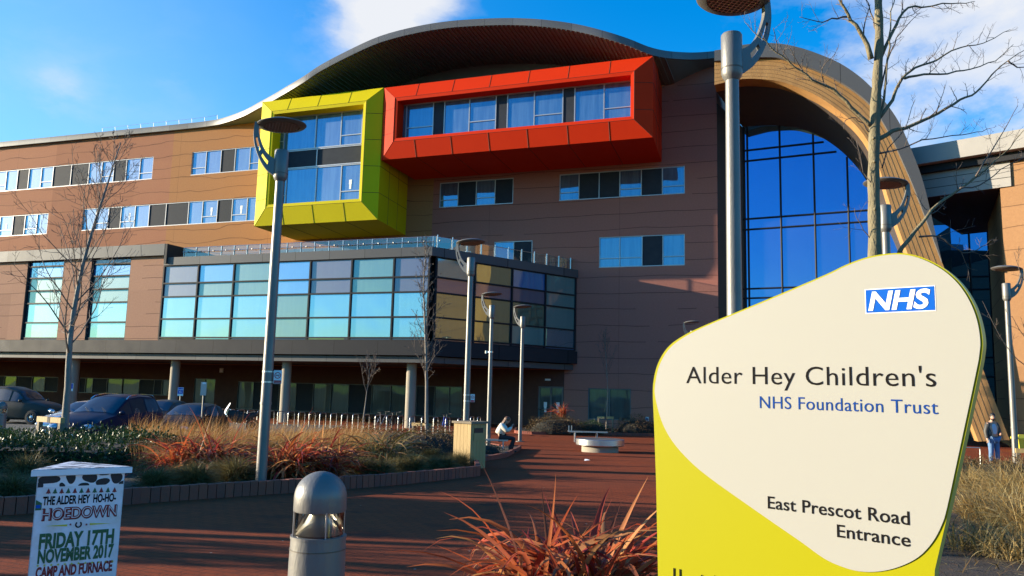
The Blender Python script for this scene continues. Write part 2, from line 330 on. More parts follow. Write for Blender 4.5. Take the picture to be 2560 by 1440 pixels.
# ------------------------------------------------------------------ ground, paving, car park, beds
def pavemat():
    m = bpy.data.materials.new('brick_paving'); m.use_nodes = True; t = m.node_tree; b = t.nodes['Principled BSDF']
    tcn = t.nodes.new('ShaderNodeTexCoord'); mpn = t.nodes.new('ShaderNodeMapping'); mpn.inputs['Rotation'].default_value = (0, 0, R_(24)); K(t, tcn.outputs['Object'], mpn.inputs[0])
    br = N(t, 'ShaderNodeTexBrick', i_Scale=1.0); br.inputs['Brick Width'].default_value = .21; br.inputs['Row Height'].default_value = .105
    br.inputs['Mortar Size'].default_value = .006; br.inputs['Color1'].default_value = (.36, .072, .024, 1); br.inputs['Color2'].default_value = (.27, .054, .020, 1)
    br.inputs['Mortar'].default_value = (.07, .03, .02, 1); br.inputs['Bias'].default_value = -.1; K(t, mpn.outputs[0], br.inputs[0])
    n = N(t, 'ShaderNodeTexNoise', i_Scale=.45, i_Detail=7.0, i_Roughness=.6); K(t, tcn.outputs['Object'], n.inputs[0])
    n2 = N(t, 'ShaderNodeTexNoise', i_Scale=26.0, i_Detail=4.0, i_Roughness=.7); K(t, tcn.outputs['Object'], n2.inputs[0])
    c = mixc(t, mth(t, 'MULTIPLY', ramp(t, n.outputs[0], (.35, 0.0), (.7, 1.0)), .5), br.outputs[0], (.16, .046, .026))
    n3 = N(t, 'ShaderNodeTexNoise', i_Scale=.16, i_Detail=6.0, i_Roughness=.65, i_Distortion=.4); K(t, tcn.outputs['Object'], n3.inputs[0])
    c = mixc(t, mth(t, 'MULTIPLY', ramp(t, n3.outputs[0], (.42, 0.0), (.62, 1.0)), .45), c, (.20, .060, .034))
    n4 = N(t, 'ShaderNodeTexNoise', i_Scale=1.6, i_Detail=3.0); K(t, tcn.outputs['Object'], n4.inputs[0])
    c = mixc(t, mth(t, 'MULTIPLY', ramp(t, n4.outputs[0], (.60, 0.0), (.70, 1.0)), .55), c, (.09, .032, .022))
    c = mixc(t, mth(t, 'MULTIPLY', ramp(t, n2.outputs[0], (.3, 0.0), (.75, 1.0)), .4), c, (.12, .038, .022))
    # fallen crumbs and leaf scraps
    v = N(t, 'ShaderNodeTexVoronoi', i_Scale=2.3); K(t, tcn.outputs['Object'], v.inputs[0])
    sp = mth(t, 'LESS_THAN', v.outputs['Distance'], .028)
    c = mixc(t, sp, c, (.42, .36, .28))
    # expansion joints every few metres
    K(t, c, b.inputs['Base Color']); b.inputs['Roughness'].default_value = .9; b.inputs['Specular IOR Level'].default_value = .06
    bn = N(t, 'ShaderNodeBump', i_Strength=.55, i_Distance=.012)
    K(t, mth(t, 'ADD', mth(t, 'MULTIPLY', br.outputs['Fac'], -.8), mth(t, 'MULTIPLY', n2.outputs[0], .7)), bn.inputs['Height']); K(t, bn.outputs[0], b.inputs['Normal'])
    return m
def kerbmat():
    m = bpy.data.materials.new('brick_kerb'); m.use_nodes = True; t = m.node_tree; b = t.nodes['Principled BSDF']
    g = t.nodes.new('ShaderNodeNewGeometry'); r = ramp(t, g.outputs['Random Per Island'], (0, (.23, .048, .026)), (.5, (.30, .064, .03)), (1, (.17, .042, .028)))
    tcn = t.nodes.new('ShaderNodeTexCoord'); n = N(t, 'ShaderNodeTexNoise', i_Scale=22.0, i_Detail=5.0); K(t, tcn.outputs['Object'], n.inputs[0])
    K(t, mixc(t, mth(t, 'MULTIPLY', n.outputs[0], .5), r, (.10, .06, .05)), b.inputs['Base Color']); b.inputs['Roughness'].default_value = .85
    bn = N(t, 'ShaderNodeBump', i_Strength=.4, i_Distance=.01); K(t, n.outputs[0], bn.inputs['Height']); K(t, bn.outputs[0], b.inputs['Normal'])
    return m
M['pave'] = pavemat(); M['kerb'] = kerbmat()
M['asphalt'] = mat('asphalt', (.050, .050, .052), .88, 0, (.075, .073, .070), 1.2, .7, .5, 90)
M['ground'] = mat('verge_ground', (.06, .055, .047), .95, 0, (.085, .075, .062), .3, .6)
def sheet(name, x0, x1, ys, m, dz):
    mb = MB()
    xs = [x0 + (x1 - x0) * i / 8 for i in range(9)]
    vs = [(x, y, gz(y) + dz) for y in ys for x in xs]
    mb.add(vs, [(j * 9 + i, j * 9 + i + 1, j * 9 + i + 10, j * 9 + i + 9) for j in range(len(ys) - 1) for i in range(8)], m)
    return struct(mb.build(name, smooth=180))
YS = [3 + i for i in range(0, 29)]
sheet('ground', -1500, 1500, [-1500, -300, -60, 0] + YS + [60, 200, 1500], M['ground'], -.03)
sheet('plaza_paving', -60, 70, [-14, 0] + YS + [36, 45, 70], M['pave'], 0.0)
sheet('car_park', -62, -9.5, [y for y in YS if y >= 21] + [36, 45, 47.0], M['asphalt'], .004)
# parking bay lines
for i in range(7):
    x = -13.0 - i * 2.6
    mb = MB(); ys = [23.5, 24.5, 25.5, 26.5, 27.5, 28.3]
    mb.add([(x + dx, y, gz(y) + .008) for y in ys for dx in (0, .1)], [(2 * j, 2 * j + 1, 2 * j + 3, 2 * j + 2) for j in range(5)], M['white'])
    struct(mb.build('parking_line'))

def bed(name, pts, h=.21, soil=.10, skip=(), kw=.10):
    """pts: outline on the ground (closed). A row of kerb bricks along it, soil inside."""
    mb = MB(); n = len(pts)
    P = [Vector((p[0], p[1], gz(p[1]) + soil)) for p in pts]
    mb.add(P, [tuple(range(n))], M['soil']); struct(mb.build(name + '_soil'))
    mb = MB()
    for i in range(n):
        if i in skip: continue
        a, b = Vector(pts[i]).to_2d(), Vector(pts[(i + 1) % n]).to_2d(); L = (b - a).length; d = (b - a) / L; k = max(1, round(L / .135))
        for j in range(k):
            c = a + d * (L * (j + .5) / k); hh = h + random.uniform(-.006, .006)
            Mx = Matrix.Translation((c.x, c.y, gz(c.y))) @ Matrix.Rotation(math.atan2(d.y, d.x), 4, 'Z')
            mb.box(-L / k / 2 + .006, L / k / 2 - .006, -kw / 2 - random.uniform(0, .006), kw / 2, -.05, hh, M['kerb'], Mx)
    return struct(mb.build(name + '_kerb'))
random.seed(5)
def g2(px, py): p = G(px, py); return (p.x, p.y)
bedA = [(-24, 9.3), g2(-60, 1292), g2(150, 1277), g2(345, 1258), g2(600, 1240), g2(870, 1222), g2(1000, 1211), g2(1195, 1190), (-1.0, 23.5), (-2.1, 27.5), (-4.6, 29.6), (-8.2, 24.5), (-9.3, 20.6), (-24, 20.4)]
bed('planting_bed', bedA)
bedB = [g2(1200, 1154), g2(1262, 1144), g2(1300, 1122)] + [(-.15, 31.5), (-3.2, 38.5), (-6.5, 39.5), (-4.5, 31.2), (-1.6, 28.2)]
bed('bench_bed', bedB, .14)
e = Vector(g2(1400, 1088)); bedC = [(e.x - 1.2 + (2.3 if i > 3 else 1.15) * math.cos(math.pi + i * math.pi / 7), e.y + 1.3 + 1.25 * math.sin(math.pi + i * math.pi / 7)) for i in range(8)] + [(e.x + 6.9, e.y + 1.2), (e.x + 6.9, e.y + 4.2), (e.x - 2.3, e.y + 4.2)]
bed('far_bed', bedC, .15)
bedD = [(3.3, 3.3), (2.75, 6.2), (2.9, 9.0), (5.0, 12.6), (9.2, 21.5), (12.5, 24.3), (30, 24.6), (30, 3.2)]
bed('sign_bed', bedD, .15)
bedE = [(-.15, 4.9), (1.2, 4.8), (1.6, 5.9), (1.0, 6.3), (0.0, 6.2), (-.3, 5.6)]
bed('flax_bed', bedE, .10, .02, range(6))

# ------------------------------------------------------------------ hospital
H = thing('hospital_building', 'big hospital with wavy grey roof, red and lime yellow bays and blue glass entrance', 'hospital', P0, -(math.pi / 2 - WA))
def bp(name, mb, parent=None, smooth=None, label=None):
    o = mb.build(name, parent or H, smooth)
    if label: o['label'] = label
    return o
# roof edge traced along the facade: (px, py, offset in front of the wall)
RT = [(-60, 361, .3), (0, 355, .3), (160, 339, .3), (330, 322, .3), (450, 310, .3), (520, 302, .35), (560, 294, .7), (610, 276, 1.6), (645, 257, 2.8), (680, 238, 4.1), (715, 217, 5.3), (760, 190, 5.9), (800, 163, 6.0), (870, 126, 6.1), (950, 90, 6.2), (1040, 66, 6.2), (1120, 53, 6.2), (1200, 47, 6.2), (1280, 45, 6.2), (1360, 49, 6.2), (1440, 60, 6.1), (1510, 77, 6.0), (1570, 96, 5.7), (1620, 116, 5.2), (1660, 126, 4.2), (1700, 130, 3.0), (1740, 131, 1.9), (1790, 127, 1.2), (1812, 122, 1.0)]
RTs = spline([(x, y, o) for x, y, o in RT], 4)
edge = []
for x, y, o in RTs:
    s, z = bW(x, y, o); edge.append((s, o, z))
FH = .46
def soff(s):                            # height of the soffit above a place on the wall
    for i in range(len(edge) - 1):
        if edge[i][0] <= s <= edge[i + 1][0]:
            t = (s - edge[i][0]) / (edge[i + 1][0] - edge[i][0]); return edge[i][2] + t * (edge[i + 1][2] - edge[i][2]) - FH
    return (edge[0] if s < edge[0][0] else edge[-1])[2] - FH
mb = MB()
mb.loft([[(s, -o, z - FH), (s, -o - .03, z - FH * .5), (s, -o, z), (s, -o + .35, z + .03), (s, -o + .35, z - FH + .03)] for s, o, z in edge], M['roofgrey'])
bp('roof_fascia', mb, smooth=40)
mb = MB(); mb.loft([[(s, .2, z - FH + .02), (s, -o + .02, z - FH + .02)] for s, o, z in edge], M['soffit'], False, False)
sof = bp('roof_soffit', mb, smooth=60)
mb = MB(); mb.loft([[(s, -o + .3, z + .02), (s, 14, z + .05)] for s, o, z in edge], M['roofgrey'], False, False); bp('roof', mb, smooth=60)
# ribs of the soffit
mb = MB()
s = -21.5
def soffo(s):
    for i in range(len(edge) - 1):
        if edge[i][0] <= s <= edge[i + 1][0]:
            t = (s - edge[i][0]) / (edge[i + 1][0] - edge[i][0]); return edge[i][1] + t * (edge[i + 1][1] - edge[i][1])
    return .8
while s < 8.5:
    o = soffo(s); z = soff(s)
    mb.box(s - .03, s + .03, -o + .06, 0.1, z - .035, z + .02, M['soffit']); s += .3
bp('soffit_ribs', mb)
mb = MB()                               # fall-arrest wire along the low roof
pts = []
for px in range(250, 545, 32):
    s0, z0 = bW(px, np.interp(px, [r[0] for r in RT], [r[1] for r in RT]), .5); pts.append((s0, -.3, z0 + .42)); mb.tube([(s0, -.2, z0 - .1), (s0, -.3, z0 + .42)], .014, M['lamp'], 5)
mb.tube(pts, .011, M['lamp'], 5); bp('roof_safety_wire', mb)

WIN = []                                # (s0, s1, z0, z1) openings in the main wall
def s_at(px, py, o=0): return bW(px, py, o)[0]
def window(pxs, py, z0, z1, kinds, o=0.0, hole=True, glass='pane', trans=.3, parent=None, name='window', fr='frame', papers=(), bar=.055):
    ss = [s_at(x, py, o) for x in pxs]; d = .10; y0 = -o
    if hole: WIN.append((ss[0], ss[-1], z0, z1))
    f = MB(); g = []; p = []; pp = MB()
    yf = y0 + (.03 if hole else -.05); yb = yf + d
    f.box(ss[0], ss[-1], yf, yb, z1 - bar, z1, M[fr]); f.box(ss[0], ss[-1], yf - .03, yb, z0, z0 + bar, M[fr])
    for i, s in enumerate(ss):
        a = s - bar / 2 if 0 < i < len(ss) - 1 else (s if i == 0 else s - bar)
        f.box(a, a + bar, yf + .003, yb, z0 + bar, z1 - bar, M[fr])
    for i, k in enumerate(kinds):
        a, b = ss[i] + bar * .5, ss[i + 1] - bar * .5
        if k in 'go':
            t1, t2, t3 = random.uniform(-.008, .008), random.uniform(-.008, .008), random.uniform(-.004, .004)
            g.append(MB().quad((a, yf + .065 + t1, z0 + bar * .5), (b, yf + .065 + t2, z0 + bar * .5), (b, yf + .065 + t2 + t3, z1 - bar * .5), (a, yf + .065 + t1 + t3, z1 - bar * .5), M[glass]))
            if k == 'o':
                zt = z0 + (z1 - z0) * trans; f.box(a, b, yf + .006, yb, zt - bar * .45, zt + bar * .45, M[fr])
        else:
            p.append(MB().quad((a, yf + .045, z0 + bar * .5), (b, yf + .045, z0 + bar * .5), (b, yf + .045, z1 - bar * .5), (a, yf + .045, z1 - bar * .5), M['spandrel']))
    nts = []
    for (i, fx, fz) in papers:
        a, b = ss[i], ss[i + 1]; c = a + (b - a) * fx; zz = z0 + (z1 - z0) * fz
        pp = MB(); pp.box(c - .11, c + .11, yf + .05, yf + .057, zz - .06, zz + .26, M['paper']); pp.box(c - .08, c + .08, yf + .05, yf + .056, zz - .4, zz - .0601, M['paper']); nts.append(pp)
    w = f.build(name, parent or H)
    for q in g: q.build('pane', w)
    for q in p: q.build('infill_panel', w)
    for q in nts: q.build('notice', w)
    return w
window([-60, -28, 15, 43, 71, 102, 131, 176, 220, 252, 282, 313, 347, 380], 440, 19.02, 20.96, 'gpoggpg'[0:0] + 'pogpgoppgopgo'[:13])
window([479, 514, 551, 586, 623, 652], 405, 19.05, 21.0, 'ogpgo', papers=())
window([-60, -30, -2, 30, 60, 90, 118], 565, 14.85, 16.72, 'gpopog'[:6], papers=((2, .5, .5),))
window([207, 239, 270, 301, 336, 371, 413, 469, 504, 541, 578, 615, 642], 540, 14.95, 16.86, 'gopogppgopog', papers=((3, .6, .55), (8, .6, .55), (10, .6, .55)))
window([1099, 1144.6, 1190, 1237, 1283], 480, 15.1, 16.93, 'opop', glass='pane')
window([1398.5, 1447, 1497.5, 1549, 1603, 1655.5, 1712], 460, 15.08, 16.92, 'oppopo')
window([1235, 1283.6, 1330.5], 625, 10.4, 12.45, 'gp')
window([1497.5, 1549, 1605, 1657, 1712], 628, 10.42, 12.46, 'oopo')
# ground floor behind the columns, and the plaza windows and doors
zt = 2.45
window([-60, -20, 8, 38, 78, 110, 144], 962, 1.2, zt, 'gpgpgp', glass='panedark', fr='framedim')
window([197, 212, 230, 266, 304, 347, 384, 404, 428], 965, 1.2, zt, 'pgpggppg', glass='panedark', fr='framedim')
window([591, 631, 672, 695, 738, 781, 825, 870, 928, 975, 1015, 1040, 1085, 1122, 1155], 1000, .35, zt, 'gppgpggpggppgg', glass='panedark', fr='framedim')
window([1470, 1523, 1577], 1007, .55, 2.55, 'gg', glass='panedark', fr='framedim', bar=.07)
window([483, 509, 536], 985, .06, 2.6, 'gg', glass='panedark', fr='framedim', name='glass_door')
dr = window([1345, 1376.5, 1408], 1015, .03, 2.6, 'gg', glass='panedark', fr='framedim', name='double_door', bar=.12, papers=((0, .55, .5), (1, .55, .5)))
mb = MB()
for (a, b) in ((1348, 1374), (1379, 1405)):
    sa, sb = s_at(a, 1030), s_at(b, 1030); mb.tube([(sa, -.06, 1.12), (sb, -.06, 1.12)], .025, M['steel'], 6)
mb.build('push_bar', dr)

# main wall, cut round its openings
xs = sorted(set([-60.0, 10.85] + [w[0] for w in WIN] + [w[1] for w in WIN] + list(np.arange(-59, 10.8, 1.0)) + [10.5]))
xs = [x for i, x in enumerate(xs) if i == 0 or x - xs[i - 1] > 1e-4]
zs = sorted(set([-.1] + [w[2] for w in WIN] + [w[3] for w in WIN] + [3.69, 21.3]))
mb = MB()
for i in range(len(xs) - 1):
    a, b = xs[i], xs[i + 1]; xm = (a + b) / 2
    for j in range(len(zs) - 1):
        c, d = zs[j], zs[j + 1]; zm = (c + d) / 2
        if any(w[0] < xm < w[1] and w[2] < zm < w[3] for w in WIN): continue
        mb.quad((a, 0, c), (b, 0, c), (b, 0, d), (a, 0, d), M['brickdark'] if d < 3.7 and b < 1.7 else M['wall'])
    mb.quad((a, 0, zs[-1]), (b, 0, zs[-1]), (b, 0, soff(b) + .02), (a, 0, soff(a) + .02), M['soffit'] if a > -21.2 and b < 7.7 else M['wall'])
for (a, b, c, d) in WIN:
    for q in (((a, 0, c), (a, .16, c), (a, .16, d), (a, 0, d)), ((b, 0, d), (b, .16, d), (b, .16, c), (b, 0, c)), ((a, 0, d), (a, .16, d), (b, .16, d), (b, 0, d)), ((b, 0, c), (b, .16, c), (a, .16, c), (a, 0, c))):
        mb.quad(*q, M['wall'])
    mb.quad((a, .2, c), (b, .2, c), (b, .2, d), (a, .2, d), M['black'])
mb.quad((10.85, 0, -.1), (10.85, 9, -.1), (10.85, 9, 23.5), (10.85, 0, 23.5), M['wall'])
bp('wall', mb)
mb = MB(); s0 = s_at(1370, 955); mb.box(s0 - .18, s0 + .18, -.1, 0, 2.98, 3.1, M['white']); bp('door_light', mb)
mb = MB(); s0, z0 = bW(555, 926); mb.box(s0 - .15, s0 + .15, -.1, 0, z0 - .16, z0 + .16, M['white']); bp('wall_light', mb)
mb = MB(); s0, z0 = bW(1617, 1048); mb.box(s0 - .11, s0 + .11, -.02, 0, z0 - .14, z0 + .14, M['white']); mb.box(s0 - .07, s0 + .07, -.024, -.02, z0 - .09, z0 + .09, M['gl_blue']); bp('wall_plate', mb)

# ---- projecting bays
def frame_bay(name, s0, s1, z0, z1, i0, i1, k0, k1, o, m, nx, nz, sb0, sb1, label):
    mb = MB(); rec = .38; e = .42                                     # the splayed frame: outer edge, lip, recess
    A = [(s0, -o, z0), (s1, -o, z0), (s1, -o, z1), (s0, -o, z1)]
    sx = .22
    lip = -o - .34; o = o - .06
    Bq = [(i0, lip + .03, k0), (i1, lip + .03, k0), (i1, lip + .03, k1), (i0, lip + .03, k1)]; A = [(x, -o, z) for x, y, z in A]
    ml = [(i0 - sx, lip, k0 - sx), (i1 + sx, lip, k0 - sx), (i1 + sx, lip, k1 + sx), (i0 - sx, lip, k1 + sx)]
    Cq = [(x, -4.3, z) for x, y, z in Bq]
    Bk = [(sb0, 0.0, z0 - .06), (sb1, 0.0, z0 - .06), (sb1, 0.0, z1), (sb0, 0.0, z1)]
    mb.loft([A, ml], m, True, False); mb.loft([ml, Bq], m, True, False); mb.loft([Bq, Cq], m, True, False); mb.loft([Bk, A], m, True, False)
    w = bp(name, mb, label=label)
    jb = MB(); t = .016
    def seg(a, b, wv=t):
        a, b = Vector(a), Vector(b); jb.tube([a, b], wv, M['joint'], 4)
    for i in range(1, nx):
        f = i / nx; x = s0 + (s1 - s0) * f
        for zo, zi in ((z0, ml[0][2]), (z1, ml[2][2])):
            xi = x
            if xi < ml[0][0]: tt = (xi - s0) / (ml[0][0] - s0)
            elif xi > ml[1][0]: tt = (s1 - xi) / (s1 - ml[1][0])
            else: tt = 1
            seg((x, -o - .0, zo), (x, -o + (lip + o) * tt, zo + (zi - zo) * tt))
        seg((x, -o, z0), (sb0 + (sb1 - sb0) * f, 0, z0 - .06))
    for i in range(1, nz):
        z = z0 + (z1 - z0) * i / nz
        for so, si in ((s0, ml[0][0]), (s1, ml[1][0])): seg((so, -o, z), (si, lip, z))
        seg((s0, -o, z), (sb0, 0, z)); seg((s1, -o, z), (sb1, 0, z))
    for k in range(4):
        seg(ml[k], ml[(k + 1) % 4], .012); seg(A[k], ml[k], .008)
    for f in (.33, .66):
        for s_, sb in ((s0, sb0), (s1, sb1)): seg((s_ + (sb - s_) * f, -o * (1 - f), z0 - .06 * f), (s_ + (sb - s_) * f, -o * (1 - f), z1))
    jb.build('cladding_joints', w)
    return w
yb = frame_bay('yellow_bay', -20.47, -10.62, 13.3, 22.42, -19.1, -11.9, 14.7, 21.25, 5.0, M['yellow'], 4, 5, -20.45, -11.1, 'lime yellow framed bay two storeys high')
window([684, 712, 790, 853, 906], 330, 18.75, 21.25, 'oggo'[:4], o=4.45, hole=False, parent=yb, bar=.07)
window([681, 793, 906], 390, 17.42, 18.74, 'pp', o=4.45, hole=False, parent=yb, bar=.07)
window([681, 716, 790, 852, 904], 470, 14.7, 17.41, 'oggo', o=4.45, hole=False, parent=yb, papers=((0, .6, .5), (3, .45, .5)), bar=.07)
rb = frame_bay('red_bay', -10.56, 7.63, 17.36, 22.40, -9.3, 6.35, 18.64, 21.22, 5.0, M['red'], 7, 3, -10.54, 7.35, 'long orange red framed bay')
window([999, 1017, 1084, 1112, 1174, 1240, 1269, 1336, 1407, 1437, 1510, 1580], 280, 18.64, 21.22, 'gopgopgopgo', o=4.45, hole=False, parent=rb, trans=.36, bar=.07)

# ---- podium
PO = 10.0; cs = -4.1; ws = 1.75; L_ = math.hypot(ws - cs, PO)
def PF(s, z, d=0): return (s, -PO - d, z)                       # on the podium front (d metres proud)
sdv = Vector((ws - cs, PO)) / L_; sdn = Vector((sdv.y, -sdv.x))     # side face: direction and outward normal in plan
def PS(t, z, d=0): return (cs + sdv.x * t + sdn.x * d, -PO + sdv.y * t + sdn.y * d, z)
SL = -92.0; SG = -23.3
pw = []                                                             # tall windows in the panelled left part
for (a, b) in ((62, 150), (222, 318)):
    pw.append((s_at(a, 750, PO) - .05, s_at(b, 750, PO) + .05))
pw.insert(0, (pw[0][0] - 6.6, pw[0][1] - 6.6))
zb, zt_ = 4.92, 10.42
cur = SL
for a, b in pw + [(SG, SG)]:
    mb = MB(); mb.box(cur, a, -PO, -PO + .3, zb, zt_, M['wallpod']); cur = b; bp('podium_wall', mb)
TR = {'g': 'gl_green', 'p': 'gl_purple', 't': 'gl_teal', 'b': 'gl_blue', 'c': 'gl_clear'}
def glazing(name, face, us, zs, cells, label=None, mw=.05, dep=.12):
    f = MB(); g = []
    def bx(u0, u1, z0, z1, d0, d1):
        vs = [face(u, z, d) for z in (z0, z1) for d in (d0, d1) for u in (u0, u1)]
        f.add(vs, [(0, 2, 3, 1), (4, 5, 7, 6), (0, 1, 5, 4), (2, 6, 7, 3), (0, 4, 6, 2), (1, 3, 7, 5)], M['framedark'])
    for u in us: bx(u - mw, u + mw, zs[-1], zs[0], -.1, dep - .06)
    for z in zs: bx(us[0], us[-1], z - .045, z + .045, -.1, dep - .063)
    for i, colm in enumerate(cells):
        for j, k in enumerate(colm):
            if zs[j] - zs[j + 1] < .01: continue
            q1, q2, q3 = random.uniform(-.014, .014), random.uniform(-.014, .014), random.uniform(-.006, .006); g.append(MB().quad(face(us[i], zs[j + 1], -.03 + q1), face(us[i + 1], zs[j + 1], -.03 + q2), face(us[i + 1], zs[j], -.03 + q2 + q3), face(us[i], zs[j], -.03 + q1 + q3), M[TR[k]]))
    w = bp(name, f, label=label); [q.build('coloured_pane', w) for q in g]; return w
zr = [9.76, bW(590, 704, PO)[1], bW(590, 739, PO)[1], bW(590, 796, PO)[1], bW(590, 844, PO)[1], 4.95]
us = [SG] + [s_at(x, 700, PO) for x in (495, 584, 681, 775, 879, 984)] + [cs - .12]
glazing('curtain_wall', PF, us, zr, ['ppccp', 'btccc', 'ttccp', 'bbttp', 'ppccc', 'ttccp', 'ppccp'], 'front glazing in blue, teal and purple panes')
vs_ = [.35, L_ * .27, L_ * .52, L_ * .76, L_ - .12]
glazing('curtain_wall', PS, vs_, zr, ['tpggp', 'gpggp', 'bpgtp', 'tttcb'], 'side glazing mirroring the sunlit facade')
for i, (a, b) in enumerate(pw):
    def PW(u, z, d=0): return PF(u, z, d - .16)
    zz = [zt_, bW(270, 659, PO)[1], bW(270, 689, PO)[1], bW(270, 722, PO)[1], bW(270, 755, PO)[1], bW(270, 805, PO)[1], bW(270, 845, PO)[1], zb]
    glazing('tall_window', PW, [a + .04, b - .04], zz, ['pbttccp' if i == 2 else 'bbttccp'], None, .05, .16)
def band(name, z0, z1, d, m, extra=.0, front=(SL, cs), side=True, thick=.4):
    mb = MB()
    k = d * math.tan(R_(30)) if False else d * .577
    a = PF(front[0], 0, d); c = (cs + k, -PO - d, 0); e = PS(L_, 0, d)
    path = [a, c] + ([e] if side else [])
    inn = [PF(front[0], 0, d - thick), (cs + k - thick * .577, -PO - d + thick, 0)] + ([PS(L_, 0, d - thick)] if side else [])
    rings = [[(p[0], p[1], z0), (p[0], p[1], z1), (q[0], q[1], z1), (q[0], q[1], z0)] for p, q in zip(path, inn)]
    mb.loft(rings, m, True, True); return bp(name, mb)
band('podium_roof_edge', 9.78, 10.30, .12, M['greyband'], front=(SG, cs))
band('podium_lower_band', 4.10, 4.90, .14, M['darkband'])
band('podium_lower_trim', 3.70, 4.04, -.14, M['greyband'])
mb = MB(); mb.box(SL, SG + .1, -PO - .25, -PO + .5, 10.44, 11.2, M['greyband']); mb.box(SG + .101, SG + .30, -PO - .24, -PO + 5.0, 9.9, 11.19, M['darkband']); bp('podium_parapet', mb)
mb = MB(); poly = [Vector(PF(SL, 3.74, -.2)), Vector((cs - .1, -PO + .2, 3.74)), Vector(PS(L_, 3.74, -.2)), Vector((SL, -.02, 3.74))]
mb.prism(poly, M['darksoffit'], None, Vector((0, 0, 1)), .3); bp('podium_soffit', mb)
mb = MB(); poly = [Vector(PF(SL, 9.95, -.2)), Vector((cs - .1, -PO + .2, 9.95)), Vector(PS(L_, 9.95, -.2)), Vector((SL, -.02, 9.95))]
mb.prism(poly, M['greyband'], None, Vector((0, 0, 1)), .15); bp('terrace_deck', mb)
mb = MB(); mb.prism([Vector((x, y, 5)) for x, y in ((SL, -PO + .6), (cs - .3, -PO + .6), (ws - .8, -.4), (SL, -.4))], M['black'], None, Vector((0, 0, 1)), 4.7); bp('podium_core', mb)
for s in (-39.9, -31.33, -22.7, -14.13, -5.59):
    mb = MB(); mb.lathe([(.29, -.1), (.29, 3.73)], M['concrete'], 24, (s, -9.0, 0)); bp('column', mb, smooth=40)
# glass balustrade round the roof terrace
mb = MB(); gb = MB()
def PFb(s, z): return PF(s, z, -.55)
def PSb(t, z): return PS(t, z, -.25)
s = SG + 1.0
gb.quad(PFb(s, 10.35), PFb(cs - .2, 10.35), PFb(cs - .2, 11.05), PFb(s, 11.05), None) if False else None
M['balus'] = clearmat('balustrade_glass', (.80, .88, .90), .12)
gb.quad(PFb(s, 10.32), PFb(cs - .1, 10.32), PFb(cs - .1, 11.0), PFb(s, 11.0), M['balus']); gb.quad(PSb(.3, 10.32), PSb(L_, 10.32), PSb(L_, 11.0), PSb(.3, 11.0), M['balus'])
mb.tube([PFb(s, 11.02), PFb(cs - .1, 11.02), PSb(L_, 11.02)], .022, M['steel'], 6); mb.tube([PF(s, 10.72, -.4), PF(cs - .1, 10.72, -.4)], .02, M['steel'], 6)
n = 18
for i in range(n + 1):
    u = s + (cs - .2 - s) * i / n; mb.box(u - .02, u + .02, PO * -1 + .50, PO * -1 + .60, 10.3, 11.02, M['steel'])
    mb.lathe([(.04, -.03), (.04, .03)], M['lamp'], 8, (u + .5, -PO + .38, 10.72))
for i in range(11):
    t = .5 + i * (L_ - .9) / 10; p = PS(t, 0, -.2); mb.box(p[0] - .03, p[0] + .03, p[1] - .03, p[1] + .03, 10.3, 11.1, M['steel'])
b_ = bp('balustrade', mb); gb.build('glass_screen', b_)
# grey upstand with low windows behind the terrace
mb = MB(); mb.box(-22.6, -5.4, -.09, -.002, 9.9, 12.5, M['greyband']); bp('terrace_cladding', mb)
for a, b in ((452, 588), (627, 752), (765, 900), (1010, 1050), (1130, 1178)):
    window([a, (a + b) / 2, b] if b - a > 60 else [a, b], 640, 10.9, 11.85, 'gg' if b - a > 60 else 'g', o=.06, hole=False)

# ---- entrance: glulam arch, dark vault, blue atrium glass
AP = Vector((11.47, 45.0, 0)); AD = Vector((.94, -.342, 0)).normalized(); AN = Vector((AD.y, -AD.x, 0))
if AN.y > 0: AN = -AN
def A_(px, py, d=0.0): return BL(onplane(px, py, AP + AN * d, AN))
GP = Vector((14.35, 49.5, 0)); GD = Vector((.89, -.456, 0)).normalized(); GN = Vector((GD.y, -GD.x, 0))
if GN.y > 0: GN = -GN
def Gl(px, py, d=0.0): return BL(onplane(px, py, GP + GN * d, GN))
bk = BL(P0 + Vector((-AN.x, -AN.y, 0))) ; bk.z = 0                                # unit vector "into the building" in building axes
outer = [(1786, 126), (1812, 122), (1850, 113), (1900, 108), (1950, 109), (2000, 119), (2050, 136), (2100, 158), (2150, 192), (2190, 230), (2220, 264), (2250, 310), (2278, 373), (2300, 430), (2315, 480)]
tim_o = [(1786, 152), (1812, 150), (1850, 146), (1900, 143), (1950, 145), (2002, 161), (2050, 179), (2100, 204), (2145, 234), (2180, 266), (2208, 306), (2236, 358), (2261, 413), (2291, 484), (2355, 655), (2430, 850), (2485, 997), (2524, 1100)]
tim_i = [(1786, 212), (1812, 206), (1850, 198), (1888, 197), (1942, 202), (1986, 215), (2036, 236), (2086, 268), (2132, 306), (2165, 346), (2190, 396), (2206, 445), (2230, 525), (2275, 650), (2350, 850), (2405, 997), (2446, 1104)]
def curve3(px, fn): return [Vector(fn(float(p[0]), float(p[1]))) for p in spline(px, 5)]
mb = MB(); oc = curve3(outer, lambda x, y: A_(x, y, .25)); ic = curve3(tim_o[:len(outer)], lambda x, y: A_(x, y, .25))
mb.loft([[o_, o_ + bk * 9, i_ + bk * 9, i_] for o_, i_ in zip(oc, ic)], M['greyband']); bp('arch_roof', mb, smooth=50)
mb = MB()
to = curve3(tim_o, A_); ti = curve3(tim_i, A_)
def resample(P, n):
    L = [0.0]
    for i in range(1, len(P)): L.append(L[-1] + (P[i] - P[i - 1]).length)
    return [Vector([float(np.interp(L[-1] * k / (n - 1), L, [p[a] for p in P])) for a in range(3)]) for k in range(n)]
to, ti = resample(to, 80), resample(ti, 80)
